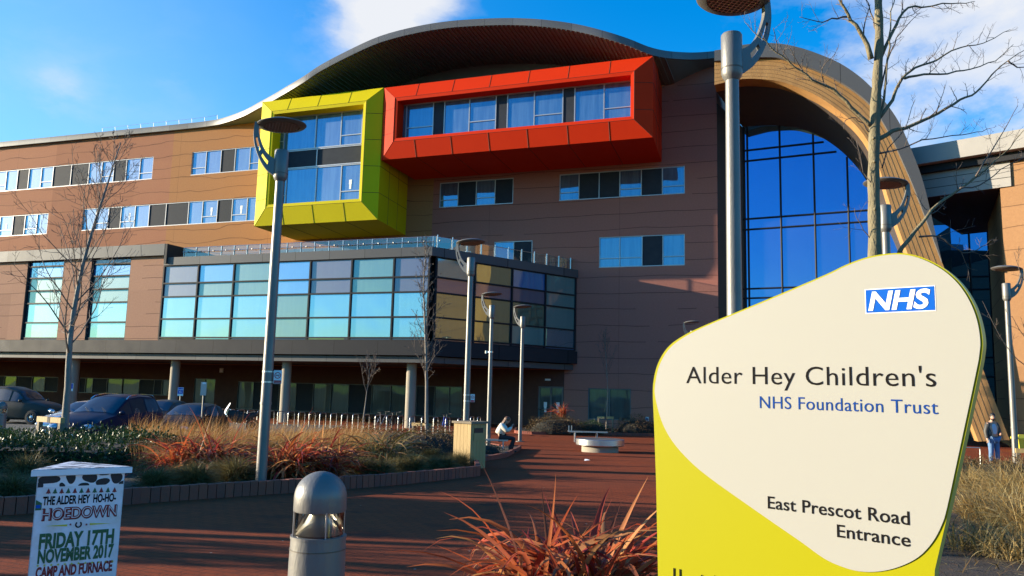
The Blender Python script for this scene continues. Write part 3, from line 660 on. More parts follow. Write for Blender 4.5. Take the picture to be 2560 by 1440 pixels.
mb.loft([[o_, o_ + bk * 1.2, i_ + bk * 1.2, i_] for o_, i_ in zip(to, ti)], M['wood'])
# boards: narrow laps following the arch
for k in (.2, .38, .55, .72, .88):
    mb.tube([o_.lerp(i_, k) - bk * .004 for o_, i_ in zip(to, ti)], .007, M['vault'], 4)
bp('timber_arch', mb, smooth=50)
gl_top = [(1857, 318), (1900, 314), (1950, 314), (2000, 322), (2050, 341), (2100, 375), (2140, 415), (2165, 450), (2190, 500), (2215, 560), (2245, 630), (2300, 780), (2400, 1050)]
gt = resample(curve3(gl_top, Gl), 80)
left0 = Gl(1857, 1075); top_in = [i_ + bk * 1.2 for i_ in ti]
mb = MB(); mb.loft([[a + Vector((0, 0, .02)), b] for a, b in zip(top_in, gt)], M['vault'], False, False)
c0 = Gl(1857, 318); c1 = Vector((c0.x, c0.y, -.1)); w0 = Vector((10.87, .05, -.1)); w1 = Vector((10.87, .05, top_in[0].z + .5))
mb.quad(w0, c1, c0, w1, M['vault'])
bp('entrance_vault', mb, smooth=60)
gpoly = [Vector((p.x, p.y, p.z)) for p in gt]
mb = MB(); pts = [c1] + gpoly; 
mb.add([p for p in pts], [tuple(range(len(pts)))], M['paneblue'])
eg = bp('entrance_glass', mb, label='tall blue glass wall under the timber arch')
mb = MB()
def below_arch(px): return np.interp(px, [g[0] for g in gl_top], [g[1] for g in gl_top])
for px in (1859, 1873, 1954, 2038, 2123, 2207):
    dx = px - 1954
    x1 = px + (-6 if px > 1860 else 0); a = Gl(x1, below_arch(x1), .06); b = Vector((a.x, a.y, 0)); mb.tube([b, a], .055, M['framedark'], 4)
for py in (366, 393, 541, 568, 719, 743, 893, 917):
    a = Gl(1857, py + 12, .06); zz = Gl(1954, py, .06).z
    # run from the left edge until the arch
    e2 = None
    for px in range(1900, 2400, 4):
        q = Gl(px, 700, .06); q.z = zz
        if q.z > Gl(px, below_arch(px), .06).z: break
        e2 = q
    a.z = zz; mb.tube([a, e2], .05, M['framedark'], 4)
mb.build('glazing_bar', eg)

# ---- right-hand wing: grey link box, recessed glass, sunlit panelled block
def Wd(px, Y, z): return BL(Vector(((px - 1280) / F * Y, Y, z)))
kA = Vector((25.38, 40.5, 0)); kd = Vector((math.sin(R_(47)), -math.cos(R_(47)), 0)); kn = Vector((-math.cos(R_(47)), -math.sin(R_(47)), 0))
def Kp(px, py, d=0.0): return BL(onplane(px, py, kA + kn * d, kn))
kb = Vector((kn.x, kn.y, 0)); kb = (BL(P0 - kb)); kb.z = 0
ktop = BL(onplane(2527, 352, kA, kn)).z
e0 = BL(kA); e1 = BL(kA + kd * 26)
mb = MB()
up = lambda p, z: Vector((p.x, p.y, z))
bkw = e0 + (BL(P0 + Vector((.46, .89, 0)))) * 9.5; bkw.z = 0
mb.quad(up(e0, -.1), up(e1, -.1), up(e1, ktop), up(e0, ktop), M['wallwing']); mb.quad(up(bkw, -.1), up(e0, -.1), up(e0, ktop), up(bkw, ktop), M['wallwing']); bp('wing_wall', mb)
# roof edge of the wing
mb = MB(); a = Kp(2262, 385, .9); b = Kp(2700, 300, .9); zt2 = Kp(2400, 350, .9).z
a.z = b.z = zt2
mb.loft([[a + Vector((0, 0, .02)), a - Vector((0, 0, .95)), a - Vector((0, 0, .95)) + kb * 2, a + kb * 2], [b + Vector((0, 0, .02)), b - Vector((0, 0, .95)), b - Vector((0, 0, .95)) + kb * 2, b + kb * 2]], M['linkgrey'])
a2 = a + kb * .5; b2 = b + kb * .5
mb.loft([[a2 - Vector((0, 0, .951)), a2 - Vector((0, 0, 1.35)), a2 - Vector((0, 0, 1.35)) + kb * 2, a2 - Vector((0, 0, .951)) + kb * 2], [b2 - Vector((0, 0, .951)), b2 - Vector((0, 0, 1.35)), b2 - Vector((0, 0, 1.35)) + kb * 2, b2 - Vector((0, 0, .951)) + kb * 2]], M['framedark'])
bp('wing_roof_edge', mb)
mb = MB(); zc = Kp(2400, 482, .1).z; a = Kp(2258, 440, .1); b = Kp(2526, 430, .1); q0 = Vector((0, 0, zc)); a3, b3 = up(a, zc), up(b, zc); t3 = zt2 - 1.2
mb.loft([[a3, up(a, t3), up(a, t3) + kb * 5, a3 + kb * 5], [b3, up(b, t3), up(b, t3) + kb * 5, b3 + kb * 5]], M['linkgrey'])
for k in (.33, .66): zz = zc + (t3 - zc) * k; mb.tube([up(a, zz) - kb * .005, up(b, zz) - kb * .005], .014, M['framedark'], 4)
bp('link_box', mb)
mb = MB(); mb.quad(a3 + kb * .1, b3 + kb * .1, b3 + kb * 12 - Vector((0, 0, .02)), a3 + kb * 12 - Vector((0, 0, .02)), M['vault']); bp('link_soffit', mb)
LP = Vector((26.0, 57.0, 0)); LD = Vector((.94, -.34, 0)).normalized(); LN = Vector((-.34, -.94, 0)).normalized()
def Lk(px, py, d=0.0): return BL(onplane(px, py, LP + LN * d, LN))
mb = MB(); a = Lk(2180, 570); b = Lk(2478, 570); z_ = max(a.z, b.z)
mb.quad(up(a, -.1), up(b, -.1), up(b, z_), up(a, z_), M['paneblue']); lw = bp('link_glass', mb, label='blue glass beside the leg of the arch')
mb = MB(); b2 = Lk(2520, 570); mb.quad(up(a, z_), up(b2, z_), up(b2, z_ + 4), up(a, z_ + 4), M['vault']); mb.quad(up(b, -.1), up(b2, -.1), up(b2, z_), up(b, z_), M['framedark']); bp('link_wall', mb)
mb = MB()
for px in (2320, 2428, 2476): q = Lk(px, 700, .06); mb.tube([up(q, 0), up(q, z_)], .06, M['framedark'], 4)
for py in (692, 724, 893, 941): q = Lk(2400, py, .06); mb.tube([up(Lk(2180, 700, .06), q.z), up(Lk(2478, 700, .06), q.z)], .06, M['framedark'], 4)
mb.build('glazing_bar', lw)

# ------------------------------------------------------------------ lamps
def lamp_builder():
    t = thing('street_lamp', 'x', 'street lamp')
    mb = MB(); mb.lathe([(.20, -.1), (.20, .02), (.088, .04), (.088, 1.3), (.074, 5.25)], M['lamp'], 20); mb.box(-.04, .04, -.092, -.07, .55, .95, M['lamp']); mb.box(-.046, .046, -.0895, -.07, .54, .96, M['lampdark']); mb.lathe([(.095, 1.28), (.095, 1.32)], M['lamp'], 20); mb.build('pole', t, 35)
    mb = MB(); mb.lathe([(.07, 5.08), (.105, 5.13), (.118, 5.17), (.118, 5.62), (.108, 5.64), (0.001, 5.645)], M['lamp'], 24); mb.lathe([(.122, 5.22), (.122, 5.235)], M['lampdark'], 24); mb.build('collar', t, 35)
    mb = MB()
    out = [(.10, 5.17), (.24, 5.27), (.36, 5.44), (.45, 5.66), (.485, 5.88), (.475, 6.09)]
    inn = [(.10, 5.46), (.20, 5.52), (.29, 5.62), (.355, 5.76), (.40, 5.92), (.40, 6.07)]
    so, si = spline(out, 5), spline(inn, 5)
    k = len(so)
    def slot(i):                         # two long slots through the plate
        return 6 <= i <= 9 or 13 <= i <= 17
    for y0, y1 in ((-.035, .035),):
        for lo, hi in ((0, .36), (.36, .66), (.66, 1)):
            rings = []
            def flush():
                if len(rings) > 1: mb.loft(list(rings), M['lamp'])
            for i in range(k):
                a = np.array(si[i]) * (1 - lo) + np.array(so[i]) * lo; b = np.array(si[i]) * (1 - hi) + np.array(so[i]) * hi
                if lo == .36 and slot(i): flush(); rings = []; continue
                e_ = .001 if lo == .36 else 0
                rings.append([(a[0], y0 + e_, a[1]), (a[0], y1 - e_, a[1]), (b[0], y1 - e_, b[1]), (b[0], y0 + e_, b[1])])
            flush()
    mb.build('arm', t, 35)
    T = Matrix.Translation((.03, 0, 6.10)) @ Matrix.Rotation(R_(4), 4, 'Y')
    mb = MB(); mb.lathe([(.001, .075), (.15, .07), (.30, .045), (.415, .0), (.42, -.012), (.40, -.03), (.30, -.05), (.295, -.03)], M['lamp'], 40, M=T)
    h = mb.build('lamp_head', t, 35)
    mb = MB(); mb.lathe([(.295, -.028), (.001, -.024)], M['lampdark'], 32, M=T, caps=False)
    for i in range(-5, 6):
        c = i * .052; hw = math.sqrt(max(0, .29 ** 2 - c * c))
        if hw < .03: continue
        mb.box(c - .004, c + .004, -hw, hw, -.05, -.026, M['louvre'], T); mb.box(-hw, hw, c - .004, c + .004, -.0495, -.0265, M['louvre'], T)
    mb.build('louvre_grid', h)
    return t
LG = 'disc headed street lamps round the plaza'
lamp0 = lamp_builder()
lamps = [((690, 13.4), 200, 'nearest left lamp, tall in front of the lime yellow bay, no smoking plate on it'),
         ((1828, 8.9), 12, 'nearest right lamp, its pole rising behind the big cream sign'),
         ((1166, 22.6), 160, 'lamp behind the timber litter bin, tallest of the three lamps before the podium side'),
         ((1221, 31.8), 155, 'lamp beside the seated woman, middle of the three lamps before the podium side'),
         ((1302, 36.3), 152, 'thinnest of the three lamps before the podium side, standing on open red paving'),
         ((2218, 15.6), -8, 'lamp half hidden between bare tree trunk and sign top'),
         ((2536, 24.0), -12, 'lamp near the right picture edge beside the man in jeans'),
         ((1722, 42.0), 168, 'farthest lamp, only its head peeping over the sloping sign edge')]
lampobj = []
for i, ((px, Y), rz, lb) in enumerate(lamps):
    loc = gx(px, Y)
    if i in (0, 2): loc.z += .1
    # the foot of the pole is where the picture column meets the ground, allowing for the lean of the uprights
    fx = (px - 1280) / F
    if i == 0: loc.x = at(653, 1190, Y).x
    if i == 1: loc.x = at(1834, 560, Y).x
    if i == 2: loc.x = at(1165, 1060, Y).x
    if i == 3: loc.x = at(1221, 1100, Y).x
    if i == 4: loc.x = at(1300, 1104, Y).x
    if i == 5: loc.x = at(2215, 600, Y).x
    if i == 6: loc.x = at(2538, 1120, Y).x
    if i == 7: loc.x = at(1731, 845, Y).x
    sc_ = 1.032 if i == 1 else 1.0
    if i == 0: lamp0.location = loc; lamp0.rotation_euler = (0, 0, R_(rz)); tag(lamp0, lb, None, LG); lampobj.append(lamp0)
    else: lampobj.append(place_copy(lamp0, loc, R_(rz), lb, LG, sc_))

M['signred'] = mat('sign_red', (.55, .02, .03), .5)
M['signblue'] = mat('sign_blue', (.03, .07, .42), .5)
# ------------------------------------------------------------------ lettering
def text_mesh(body, fw=None, bold=0.0, spacing=1.0, shear=0.0):
    cu = bpy.data.curves.new('letters', 'FONT'); cu.body = body; cu.size = 1; cu.offset = bold; cu.shear = shear; cu.space_character = spacing; cu.resolution_u = 4
    o = bpy.data.objects.new('letters', cu); COL.objects.link(o); bpy.context.view_layer.update()
    me = bpy.data.meshes.new_from_object(o.evaluated_get(bpy.context.evaluated_depsgraph_get()))
    vs = np.array([v.co[:] for v in me.vertices]); fs = [tuple(p.vertices) for p in me.polygons]
    bpy.data.objects.remove(o); bpy.data.curves.remove(cu); bpy.data.meshes.remove(me)
    return vs, fs
CAPH = None
def put_text(mb, body, fn, u0, u1, v0, cap, m, bold=0.0, spacing=1.0, shear=0.0, d=.004):
    """fn(u, v, d) maps sign coordinates to local space; text spans u0..u1 with its baseline at v0 and capital height cap."""
    global CAPH
    if CAPH is None: CAPH = text_mesh('H')[0][:, 1].max()
    vs, fs = text_mesh(body, None, bold, spacing, shear)
    x0, x1 = vs[:, 0].min(), vs[:, 0].max()
    pts = [fn(u0 + (x - x0) / (x1 - x0) * (u1 - u0), v0 + y / CAPH * cap, d) for x, y, _ in vs]
    mb.add(pts, fs, m)

def no_smoking(name, label, lampi, zc, w, hgt, dirx):
    # plate clamped to the lamp pole by two short brackets
    l = lampobj[lampi]; base = l.location
    t = thing(name, label, 'sign', (base.x, base.y, base.z), 0, 'no smoking plates on the lamp posts')
    pr = .085; x0 = pr + .02; mb = MB()
    mb.box(x0, x0 + w, -.012, 0, zc - hgt / 2, zc + hgt / 2, M['white']); p = mb.build('plate', t)
    mb = MB(); cx, cz, r = x0 + w / 2, zc + hgt * .12, w * .40; yy = -.014
    ring = [(cx + math.cos(a) * r, yy, cz + math.sin(a) * r) for a in np.linspace(0, 2 * math.pi, 25)[:-1]]; rin = [(cx + math.cos(a) * r * .78, yy, cz + math.sin(a) * r * .78) for a in np.linspace(0, 2 * math.pi, 25)[:-1]]
    mb.loft([ring, rin], M['signred'], True, False)
    q = r * .7; s_ = .08 * r
    mb.quad((cx - q, yy - .0006, cz + q - s_), (cx - q + s_, yy - .0006, cz + q), (cx + q, yy - .0006, cz - q + s_), (cx + q - s_, yy - .0006, cz - q), M['signred'])
    mb.box(cx - r * .6, cx + r * .4, yy - .0002, yy, cz - r * .16, cz + r * .04, M['black']); mb.box(cx + r * .42, cx + r * .58, yy - .0002, yy, cz - r * .16, cz + r * .04, M['signred'])
    mb.tube([(cx + r * .5, yy, cz + r * .1), (cx + r * .42, yy, cz + r * .3), (cx + r * .2, yy, cz + r * .4)], .003, M['black'], 4)
    mb.box(x0 + .006, x0 + w - .006, yy - .0002, yy, zc - hgt / 2 + .006, zc - hgt / 2 + hgt * .25, M['signred'])
    put_text(mb, 'No smoking', lambda u, v, d: (u, yy - .001, v), x0 + w * .12, x0 + w * .88, zc - hgt / 2 + hgt * .09, hgt * .07, M['white'])
    mb.build('symbol', p)
    mb = MB()
    for z in (zc - hgt * .38, zc + hgt * .38): mb.box(.06, x0 + .03, .001, .02, z - .012, z + .012, M['steel']); mb.lathe([(pr + .004, -.012), (pr + .004, .012)], M['steel'], 16, (0, 0, z))
    mb.build('bracket', t)
zL = at(672, 942, 13.4).z - lampobj[0].location.z
no_smoking('no_smoking_sign', 'larger no smoking plate on the nearest left lamp post', 0, zL, .135, .225, 1)
zL = at(1171, 995, 22.6).z - lampobj[2].location.z
no_smoking('no_smoking_sign', 'smaller no smoking plate on the lamp post behind the timber bin', 2, zL, .115, .22, 1)
mb = MB(); l = lampobj[3]; z = at(1228, 880, 31.8).z - l.location.z; mb.lathe([(.09, z - .03), (.09, z + .03)], M['steel'], 12); mb.box(.08, .22, -.03, .03, z - .03, z + .02, M['steel']); mb.lathe([(.05, z - .06), (.05, z + .05)], M['steel'], 10, (.2, 0, 0)); mb.build('camera_bracket', l)
l.children[-1].rotation_euler = (0, 0, -l.rotation_euler.z)

# ------------------------------------------------------------------ the big entrance sign
M['cream'] = mat('cream_sign_face', (.335, .326, .286), .5, 0, (.325, .317, .277), .8, .5, .04, 300, spec=.15)
M['signyellow'] = mat('yellow_green_sign', (.305, .285, .002), .5, 0, (.29, .27, .002), .7, .5, spec=.12)
M['signedge'] = mat('olive_sign_edge', (.50, .46, .08), .45)
M['nhsblue'] = mat('logo_blue', (.002, .085, .42), .6, spec=.08)
M['textblue'] = mat('letter_blue', (.003, .040, .21), .7, spec=.08)
M['ink'] = mat('letter_black', (.006, .005, .005), .7, spec=.08)
SB = R_(49); SU = Vector((math.sin(SB), -math.cos(SB), 0)); SN = Vector((-math.cos(SB), -math.sin(SB), 0)); SC = at(2050, 1000, 3.0); SC = Vector((SC.x, SC.y, 0))
def S2(px, py):
    p = onplane(px, py, SC, SN); return ((p - SC).dot(SU), p.z)
sgz = gz(SC.y)
sg = thing('entrance_sign', 'big cream and yellow-green hospital entrance sign on the right', 'sign', (SC.x, SC.y, sgz), math.atan2(SU.y, SU.x))
def SLc(u, v, d=0.0): return Vector((u, -d, v - sgz))
so_px = [(1640, 1200), (1635, 1060), (1632, 990), (1634, 950), (1645, 908), (1668, 870), (1702, 843), (1760, 814), (1900, 756), (2060, 688), (2110, 664), (2160, 645), (2210, 635), (2260, 633), (2310, 645), (2360, 671), (2400, 707), (2430, 752), (2448, 800), (2457, 850), (2455, 885), (2446, 935), (2400, 1150), (2352, 1360), (2337, 1425)]
ol = [S2(1645, 1440)] + [tuple(p) for p in spline([S2(*p) for p in so_px], 4)]
uL, uR = S2(1650, 1500)[0], S2(2322, 1500)[0]
ol = [(S2(1656, 1600)[0], sgz + .12)] + ol + [(S2(2290, 1640)[0], sgz + .12)]
mb = MB(); mb.prism([SLc(u, v) for u, v in ol][::-1], M['signyellow'], M['signedge'], Vector((0, 1, 0)), .055); body = mb.build('sign_body', sg, 30)
cr_px = [(1639, 990), (1640, 955), (1650, 913), (1672, 875), (1704, 848), (1761, 818), (1901, 760), (2061, 692), (2111, 668), (2161, 649), (2210, 639), (2259, 637), (2308, 649), (2357, 675), (2396, 710), (2425, 754), (2443, 801), (2451, 850), (2449, 885), (2440, 935), (2394, 1150), (2368, 1270), (2355, 1312), (2332, 1355), (2297, 1392), (2250, 1416), (2200, 1428), (2150, 1428), (2105, 1416), (2060, 1395), (2000, 1352), (1900, 1283), (1780, 1198), (1725, 1152), (1682, 1103), (1655, 1052)]
cl_ = [tuple(p) for p in spline([S2(*p) for p in cr_px], 4, True)]
mb = MB(); mb.prism([SLc(u, v, .004) for u, v in cl_][::-1], M['cream'], None, Vector((0, 1, 0)), .0035); mb.build('cream_panel', sg)
def sfn(dd): return lambda u, v, d: SLc(u, v, dd)
def line(body, name, pxl, pxr, capt, m, bold=0.0, spacing=1.0, shear=0.0, parent=sg, dd=.0055):
    (u0, v0), (u1, v1) = S2(*pxl), S2(*pxr); (_, vt) = S2(*capt)
    mb = MB(); v = (v0 + v1) / 2; put_text(mb, body, sfn(dd), u0, u1, v, vt - v0, m, bold, spacing, shear); return mb.build(name, parent)
line("Alder Hey Children's", 'title_lettering', (1717, 963), (2341, 961), (1717, 922), M['ink'], -.004, 1.05)
line('NHS Foundation Trust', 'trust_lettering', (1901, 1026), (2346, 1029), (1901, 996), M['textblue'], -.003, 1.05)
line('East Prescot Road', 'road_lettering', (1921, 1276), (2275, 1306), (1921, 1246), M['ink'], .009, 1.03)
line('Entrance', 'entrance_lettering', (2094, 1346), (2277, 1362), (2094, 1315), M['ink'], .009, 1.03)
line('Hospital', 'hospital_lettering', (1684, 1482), (1790, 1488), (1684, 1428), M['ink'], .01, 1.0, dd=.003)
(lu0, lv0), (lu1, lv1) = S2(2167, 784), S2(2336, 713)
lu0 = (lu0 + S2(2165, 728)[0]) / 2; lv0 = (lv0 + S2(2338, 774)[1]) / 2; lv1 = (lv1 + S2(2165, 728)[1]) / 2
mb = MB(); mb.quad(SLc(lu0 - .003, lv0 - .003, .005), SLc(lu1 + .003, lv0 - .003, .005), SLc(lu1 + .003, lv1 + .003, .005), SLc(lu0 - .003, lv1 + .003, .005), M['white'])
mb.quad(SLc(lu0, lv0, .006), SLc(lu1, lv0, .006), SLc(lu1, lv1, .006), SLc(lu0, lv1, .006), M['nhsblue']); lg = mb.build('logo_panel', sg)
mb = MB(); w_ = lu1 - lu0; h_ = lv1 - lv0
put_text(mb, 'NHS', sfn(.0075), lu0 + w_ * .035, lu1 - w_ * .055, lv0 + h_ * .115, h_ * .76, M['white'], .030, .98, .2); mb.build('logo_lettering', lg)
for u in (uL + .28, uR - .16):
    mb = MB(); mb.box(u - .04, u + .04, .0551, .135, -.1, 1.35, M['lampdark']); mb.build('post', sg)
mb = MB(); u = S2(2362, 1400)[0]; mb.box(u - .035, u + .015, .02, .10, -.1, .78, M['lampdark']); mb.build('support_post', sg)

# ------------------------------------------------------------------ bollard light in front
def bollard(name, label, loc, s=1.0):
    t = thing(name, label, 'bollard light', loc)
    mb = MB(); mb.lathe([(.15, -.05), (.15, 0), (.148, .02), (.146, .60), (.143, .72)], M['lamp'], 36); mb.lathe([(.1475, .665), (.1475, .67)], M['lampdark'], 36); mb.build('post', t, 35)
    mb = MB(); mb.lathe([(.146, .721), (.146, .735), (.128, .737), (.1, .74), (.001, .741)], M['lamp'], 36); mb.lathe([(.118, .742), (.105, .76), (.075, .80), (.055, .84), (.045, .88)], M['louvre'], 28); mb.build('reflector', t, 35)
    mb = MB(); mb.lathe([(.128, .738), (.128, .862)], M['lens'], 36, caps=False); mb.build('lens', t, 60)
    mb = MB()
    for k in range(4): a = R_(28 + 90 * k); mb.tube([(.134 * math.cos(a), .134 * math.sin(a), .735), (.134 * math.cos(a), .134 * math.sin(a), .865)], .0045, M['steel'], 6)
    mb.build('rods', t)
    mb = MB(); mb.lathe([(.05, .858), (.136, .860), (.1375, .866), (.1375, .93)] + [(.1375 * math.cos(a), .93 + .135 * math.sin(a)) for a in np.linspace(.08, math.pi / 2 - .01, 12)], M['lamp'], 40); mb.build('dome', t, 50)
    t.scale = (s,) * 3
    return t
M['lens'] = clearmat('bollard_lens', (.93, .91, .84), .05)
p = at(805, 1178, 4.35); b1 = bollard('bollard_light', 'large grey domed bollard light in the foreground', (p.x, p.y, p.z - 1.065))
b2 = place_copy(b1, gx(6, 21.5), 0, 'small grey bollard light at the far left edge before the taxi', None, .95)
b2.location = at(6, 1003, 22.0) - Vector((0, 0, 1.02))

# ------------------------------------------------------------------ poster box
M['posterbase'] = mat('poster_print', (.62, .58, .53), .45, 0, (.78, .80, .86), 7.0, .35, detail=8)
M['posterside'] = mat('poster_box_side', (.55, .55, .55), .5)
M['pgreen'] = mat('print_green', (.012, .10, .035), .5); M['pred'] = mat('print_red', (.20, .012, .015), .5); M['pyel'] = mat('print_yellow', (.55, .50, .04), .5)
M['speck'] = mat('weathered_lid', (.74, .74, .78), .5, 0, (.10, .10, .11), 13.0, .16, detail=9)
PBa = R_(53.8); PU = Vector((math.sin(PBa), math.cos(PBa), 0)); PNn = Vector((math.cos(PBa), -math.sin(PBa), 0))
pl = at(94, 1190, 4.9); PC = Vector((pl.x, pl.y, 0))
def Pp(px, py): q = onplane(px, py, PC, PNn); return ((q - PC).dot(PU), q.z)
pw_ = Pp(312, 1187)[0]; pz = pl.z; pgz = gz(PC.y)
pt = thing('poster_box', 'three sided white poster stand with flat lid and hoedown advert', 'poster box', (PC.x, PC.y, pgz), math.atan2(PU.y, PU.x))
def Lb(u, v, d=0.0): return Vector((u, -d, v - pgz))
dep = pw_ * .95; hh = pz - pgz
dep = pw_ * .92; tri = lambda e, z: [Vector((-e * 1.7, -e, z)), Vector((pw_ + e * 1.7, -e, z)), Vector((pw_ / 2, dep + e * 2, z))]
mb = MB(); mb.prism(tri(0, -.05)[::-1], M['posterside'], None, Vector((0, 0, 1)), hh + .05); mb.build('casing', pt)
mb = MB(); o_ = .035; e_ = .035; z0 = hh + .0005
o_ = .022; mb.prism(tri(o_, z0)[::-1], M['white'], None, Vector((0, 0, 1)), e_)
mb.prism(tri(o_ - .003, z0 + e_ + .0005)[::-1], M['speck'], None, Vector((0, 0, 1)), .004)
mb.build('lid', pt)
mb = MB(); vt_ = pz - .004; vcow = pz - .068
mb.quad(Lb(.004, pgz + .02, .003), Lb(pw_ - .004, pgz + .02, .003), Lb(pw_ - .004, vcow, .003), Lb(.004, vcow, .003), M['posterbase'])
mb.quad(Lb(.004, vcow, .0031), Lb(pw_ - .004, vcow, .0031), Lb(pw_ - .004, vt_, .0031), Lb(.004, vt_, .0031), M['white'])
random.seed(3)
def blob(cu, cv, ru, rv, m, d=.0042, k=18, wob=.12):
    ph = random.random() * 6
    pts = []
    for i in range(k):
        a = 2 * math.pi * i / k; f = 1 + wob * math.sin(2 * a + ph) + wob * .6 * math.sin(3 * a + ph * 2)
        pts.append((min(pw_ - .005, max(.005, cu + math.cos(a) * ru * f)), min(vt_, max(vcow, cv + math.sin(a) * rv * f))))
    mb.add([Lb(u, v, d) for u, v in pts], [tuple(range(k))], m)
for cu, cv, ru, rv in ((.13, .75, .11, .5), (.37, .8, .055, .55), (.59, .8, .08, .6), (.9, .7, .075, .6), (.28, .05, .035, .3), (.52, .0, .06, .3), (.74, .25, .08, .4), (.03, .2, .05, .3), (1.0, .05, .06, .3), (.75, 1.0, .05, .12)):
    blob(cu * pw_, vcow + cv * .064, ru * pw_, rv * .064, M['black'])
def pline(text, l, r, top, m, bold=.03, sp=1.0, d=.0045, ofs=(0, 0)):
    (u0, v0), (u1, v1), (_, vt) = Pp(*l), Pp(*r), Pp(*top); v = (v0 + v1) / 2
    put_text(mb, text, lambda u, vv, dd: Lb(u + ofs[0], vv + ofs[1], d), u0, u1, v, vt - v0, m, bold, sp)
pline('THE ALDER HEY  HO-HO-', (106, 1261), (289, 1254), (107, 1241), M['ink'], .035)
pline('HOEDOWN', (103, 1297), (290, 1291), (105, 1270), M['ink'], .05, 1.0, .0044, (.003, -.003))
pline('HOEDOWN', (103, 1297), (290, 1291), (105, 1270), M['pred'], .05, 1.0, .0047)
pline('HOEDOWN', (103, 1297), (290, 1291), (105, 1270), M['posterside'], -.018, 1.0, .005)
pline('FRIDAY 17TH', (96, 1368), (283, 1360), (99, 1333), M['pgreen'], .045)
pline('NOVEMBER 2017', (93, 1403), (282, 1395), (96, 1372), M['pgreen'], .045)
pline('CAMP AND FURNACE', (88, 1440), (279, 1430), (91, 1415), M['pred'], .045)
def starp(u, v, r, m, d=.0045): mb.add([Lb(u + math.sin(i * math.pi / 5) * (r if i % 2 == 0 else r * .42), v + math.cos(i * math.pi / 5) * (r if i % 2 == 0 else r * .42), d) for i in range(10)], [tuple(range(10))], m)
def bell(u, v, r, m, d=.0045):
    prof = [(0, 1.25), (.12, 1.2), (.15, .95), (.38, .6), (.5, .1), (.85, -.55), (.85, -.7), (.2, -.72), (0, -.95)]
    mb.add([Lb(u + a * r, v + b * r, d) for a, b in prof] + [Lb(u - a * r, v + b * r, d) for a, b in prof[::-1][1:-1]], [tuple(range(2 * len(prof) - 2))], m)
for i in range(11):
    u, v = Pp(121 + i * 16.5, 1229 - i * .35); bell(u, v, .015, M['pred'] if i % 2 == 0 else M['pgreen'])
for i in range(12):
    u, v = Pp(94 + i * 17.0, 1414 - i * 1.0); starp(u, v, .009, M['pyel'])
(u, v) = Pp(196, 1311)
arc = [(math.cos(a), math.sin(a)) for a in np.linspace(R_(125), R_(415), 20)]
mb.loft([[Lb(u + a * .019, v + b * .02, .0045) for a, b in arc], [Lb(u + a * .011, v + b * .012, .0045) for a, b in arc]], M['ink'], False, False)
for px in (176, 216): a, b = Pp(px, 1311); starp(a, b, .009, M['pred'])
for p0, p1 in (((112, 1315), (168, 1313)), ((279, 1308), (224, 1310))):
    a, b = Pp(*p0), Pp(*p1); mb.add([Lb(a[0], a[1], .0045), Lb(b[0], b[1] - .006, .0045), Lb(b[0], b[1] + .006, .0045)], [(0, 1, 2)], M['pyel'])
a, b = Pp(88, 1250), Pp(103, 1275); mb.quad(Lb(.004, b[1], .0045), Lb(b[0], b[1], .0045), Lb(b[0], a[1] - .02, .0045), Lb(.004, a[1], .0045), M['pgreen'])
mb.quad(Lb(.006, b[1] + .012, .0047), Lb(b[0] - .006, b[1] + .012, .0047), Lb(b[0] - .006, a[1] - .03, .0047), Lb(.006, a[1] - .03, .0047), M['nhsblue'])
mb.build('poster', pt)

# ------------------------------------------------------------------ planting
rng = np.random.default_rng(11)
M['flax'] = leafmat('bronze_flax', [(.18, .026, .024), (.40, .07, .028), (.50, .14, .04), (.30, .035, .035), (.14, .055, .03), (.55, .27, .10), (.36, .06, .03)], .3, .38)
M['flaxgreen'] = leafmat('olive_flax', [(.30, .20, .06), (.10, .11, .03), (.36, .26, .10), (.20, .09, .04), (.07, .09, .03)], .3, .25)
M['grassgold'] = leafmat('dry_golden_grass', [(.48, .27, .08), (.40, .18, .05), (.58, .38, .15), (.27, .12, .035), (.46, .22, .06)], .5, .35)
M['grasspale'] = leafmat('straw_grass', [(.46, .33, .13), (.34, .21, .07), (.20, .15, .05), (.58, .45, .22), (.12, .085, .035), (.38, .24, .08)], .5, .3)
M['sedge'] = leafmat('olive_sedge', [(.12, .095, .03), (.18, .145, .05), (.085, .07, .026), (.24, .19, .075), (.14, .10, .036)], .5, .3)
M['laurel'] = leafmat('glossy_evergreen', [(.022, .048, .014), (.035, .07, .02), (.016, .034, .012), (.05, .085, .025)], .36, .15)
M['brownleaf'] = leafmat('winter_shrub', [(.10, .055, .025), (.06, .055, .02), (.15, .08, .035), (.045, .035, .018)], .45, .2)
M['core'] = mat('dark_shade_core', (.015, .014, .010), .95)  # near-black solid added inside shrubs to block light between the leaves
M['bark'] = mat('lichened_bark', (.21, .175, .095), .85, 0, (.11, .09, .055), 9.0, .6, .8, 45, stretch=(1, 1, .45))
M['barkgrey'] = mat('grey_bark', (.25, .215, .18), .85, 0, (.14, .118, .098), 7.0, .6, .6, 45, stretch=(1, 1, .45))
M['twig'] = mat('bare_twig', (.085, .06, .048), .8, 0, (.13, .10, .08), 5.0)
M['twigred'] = mat('reddish_twig', (.16, .085, .06), .8)

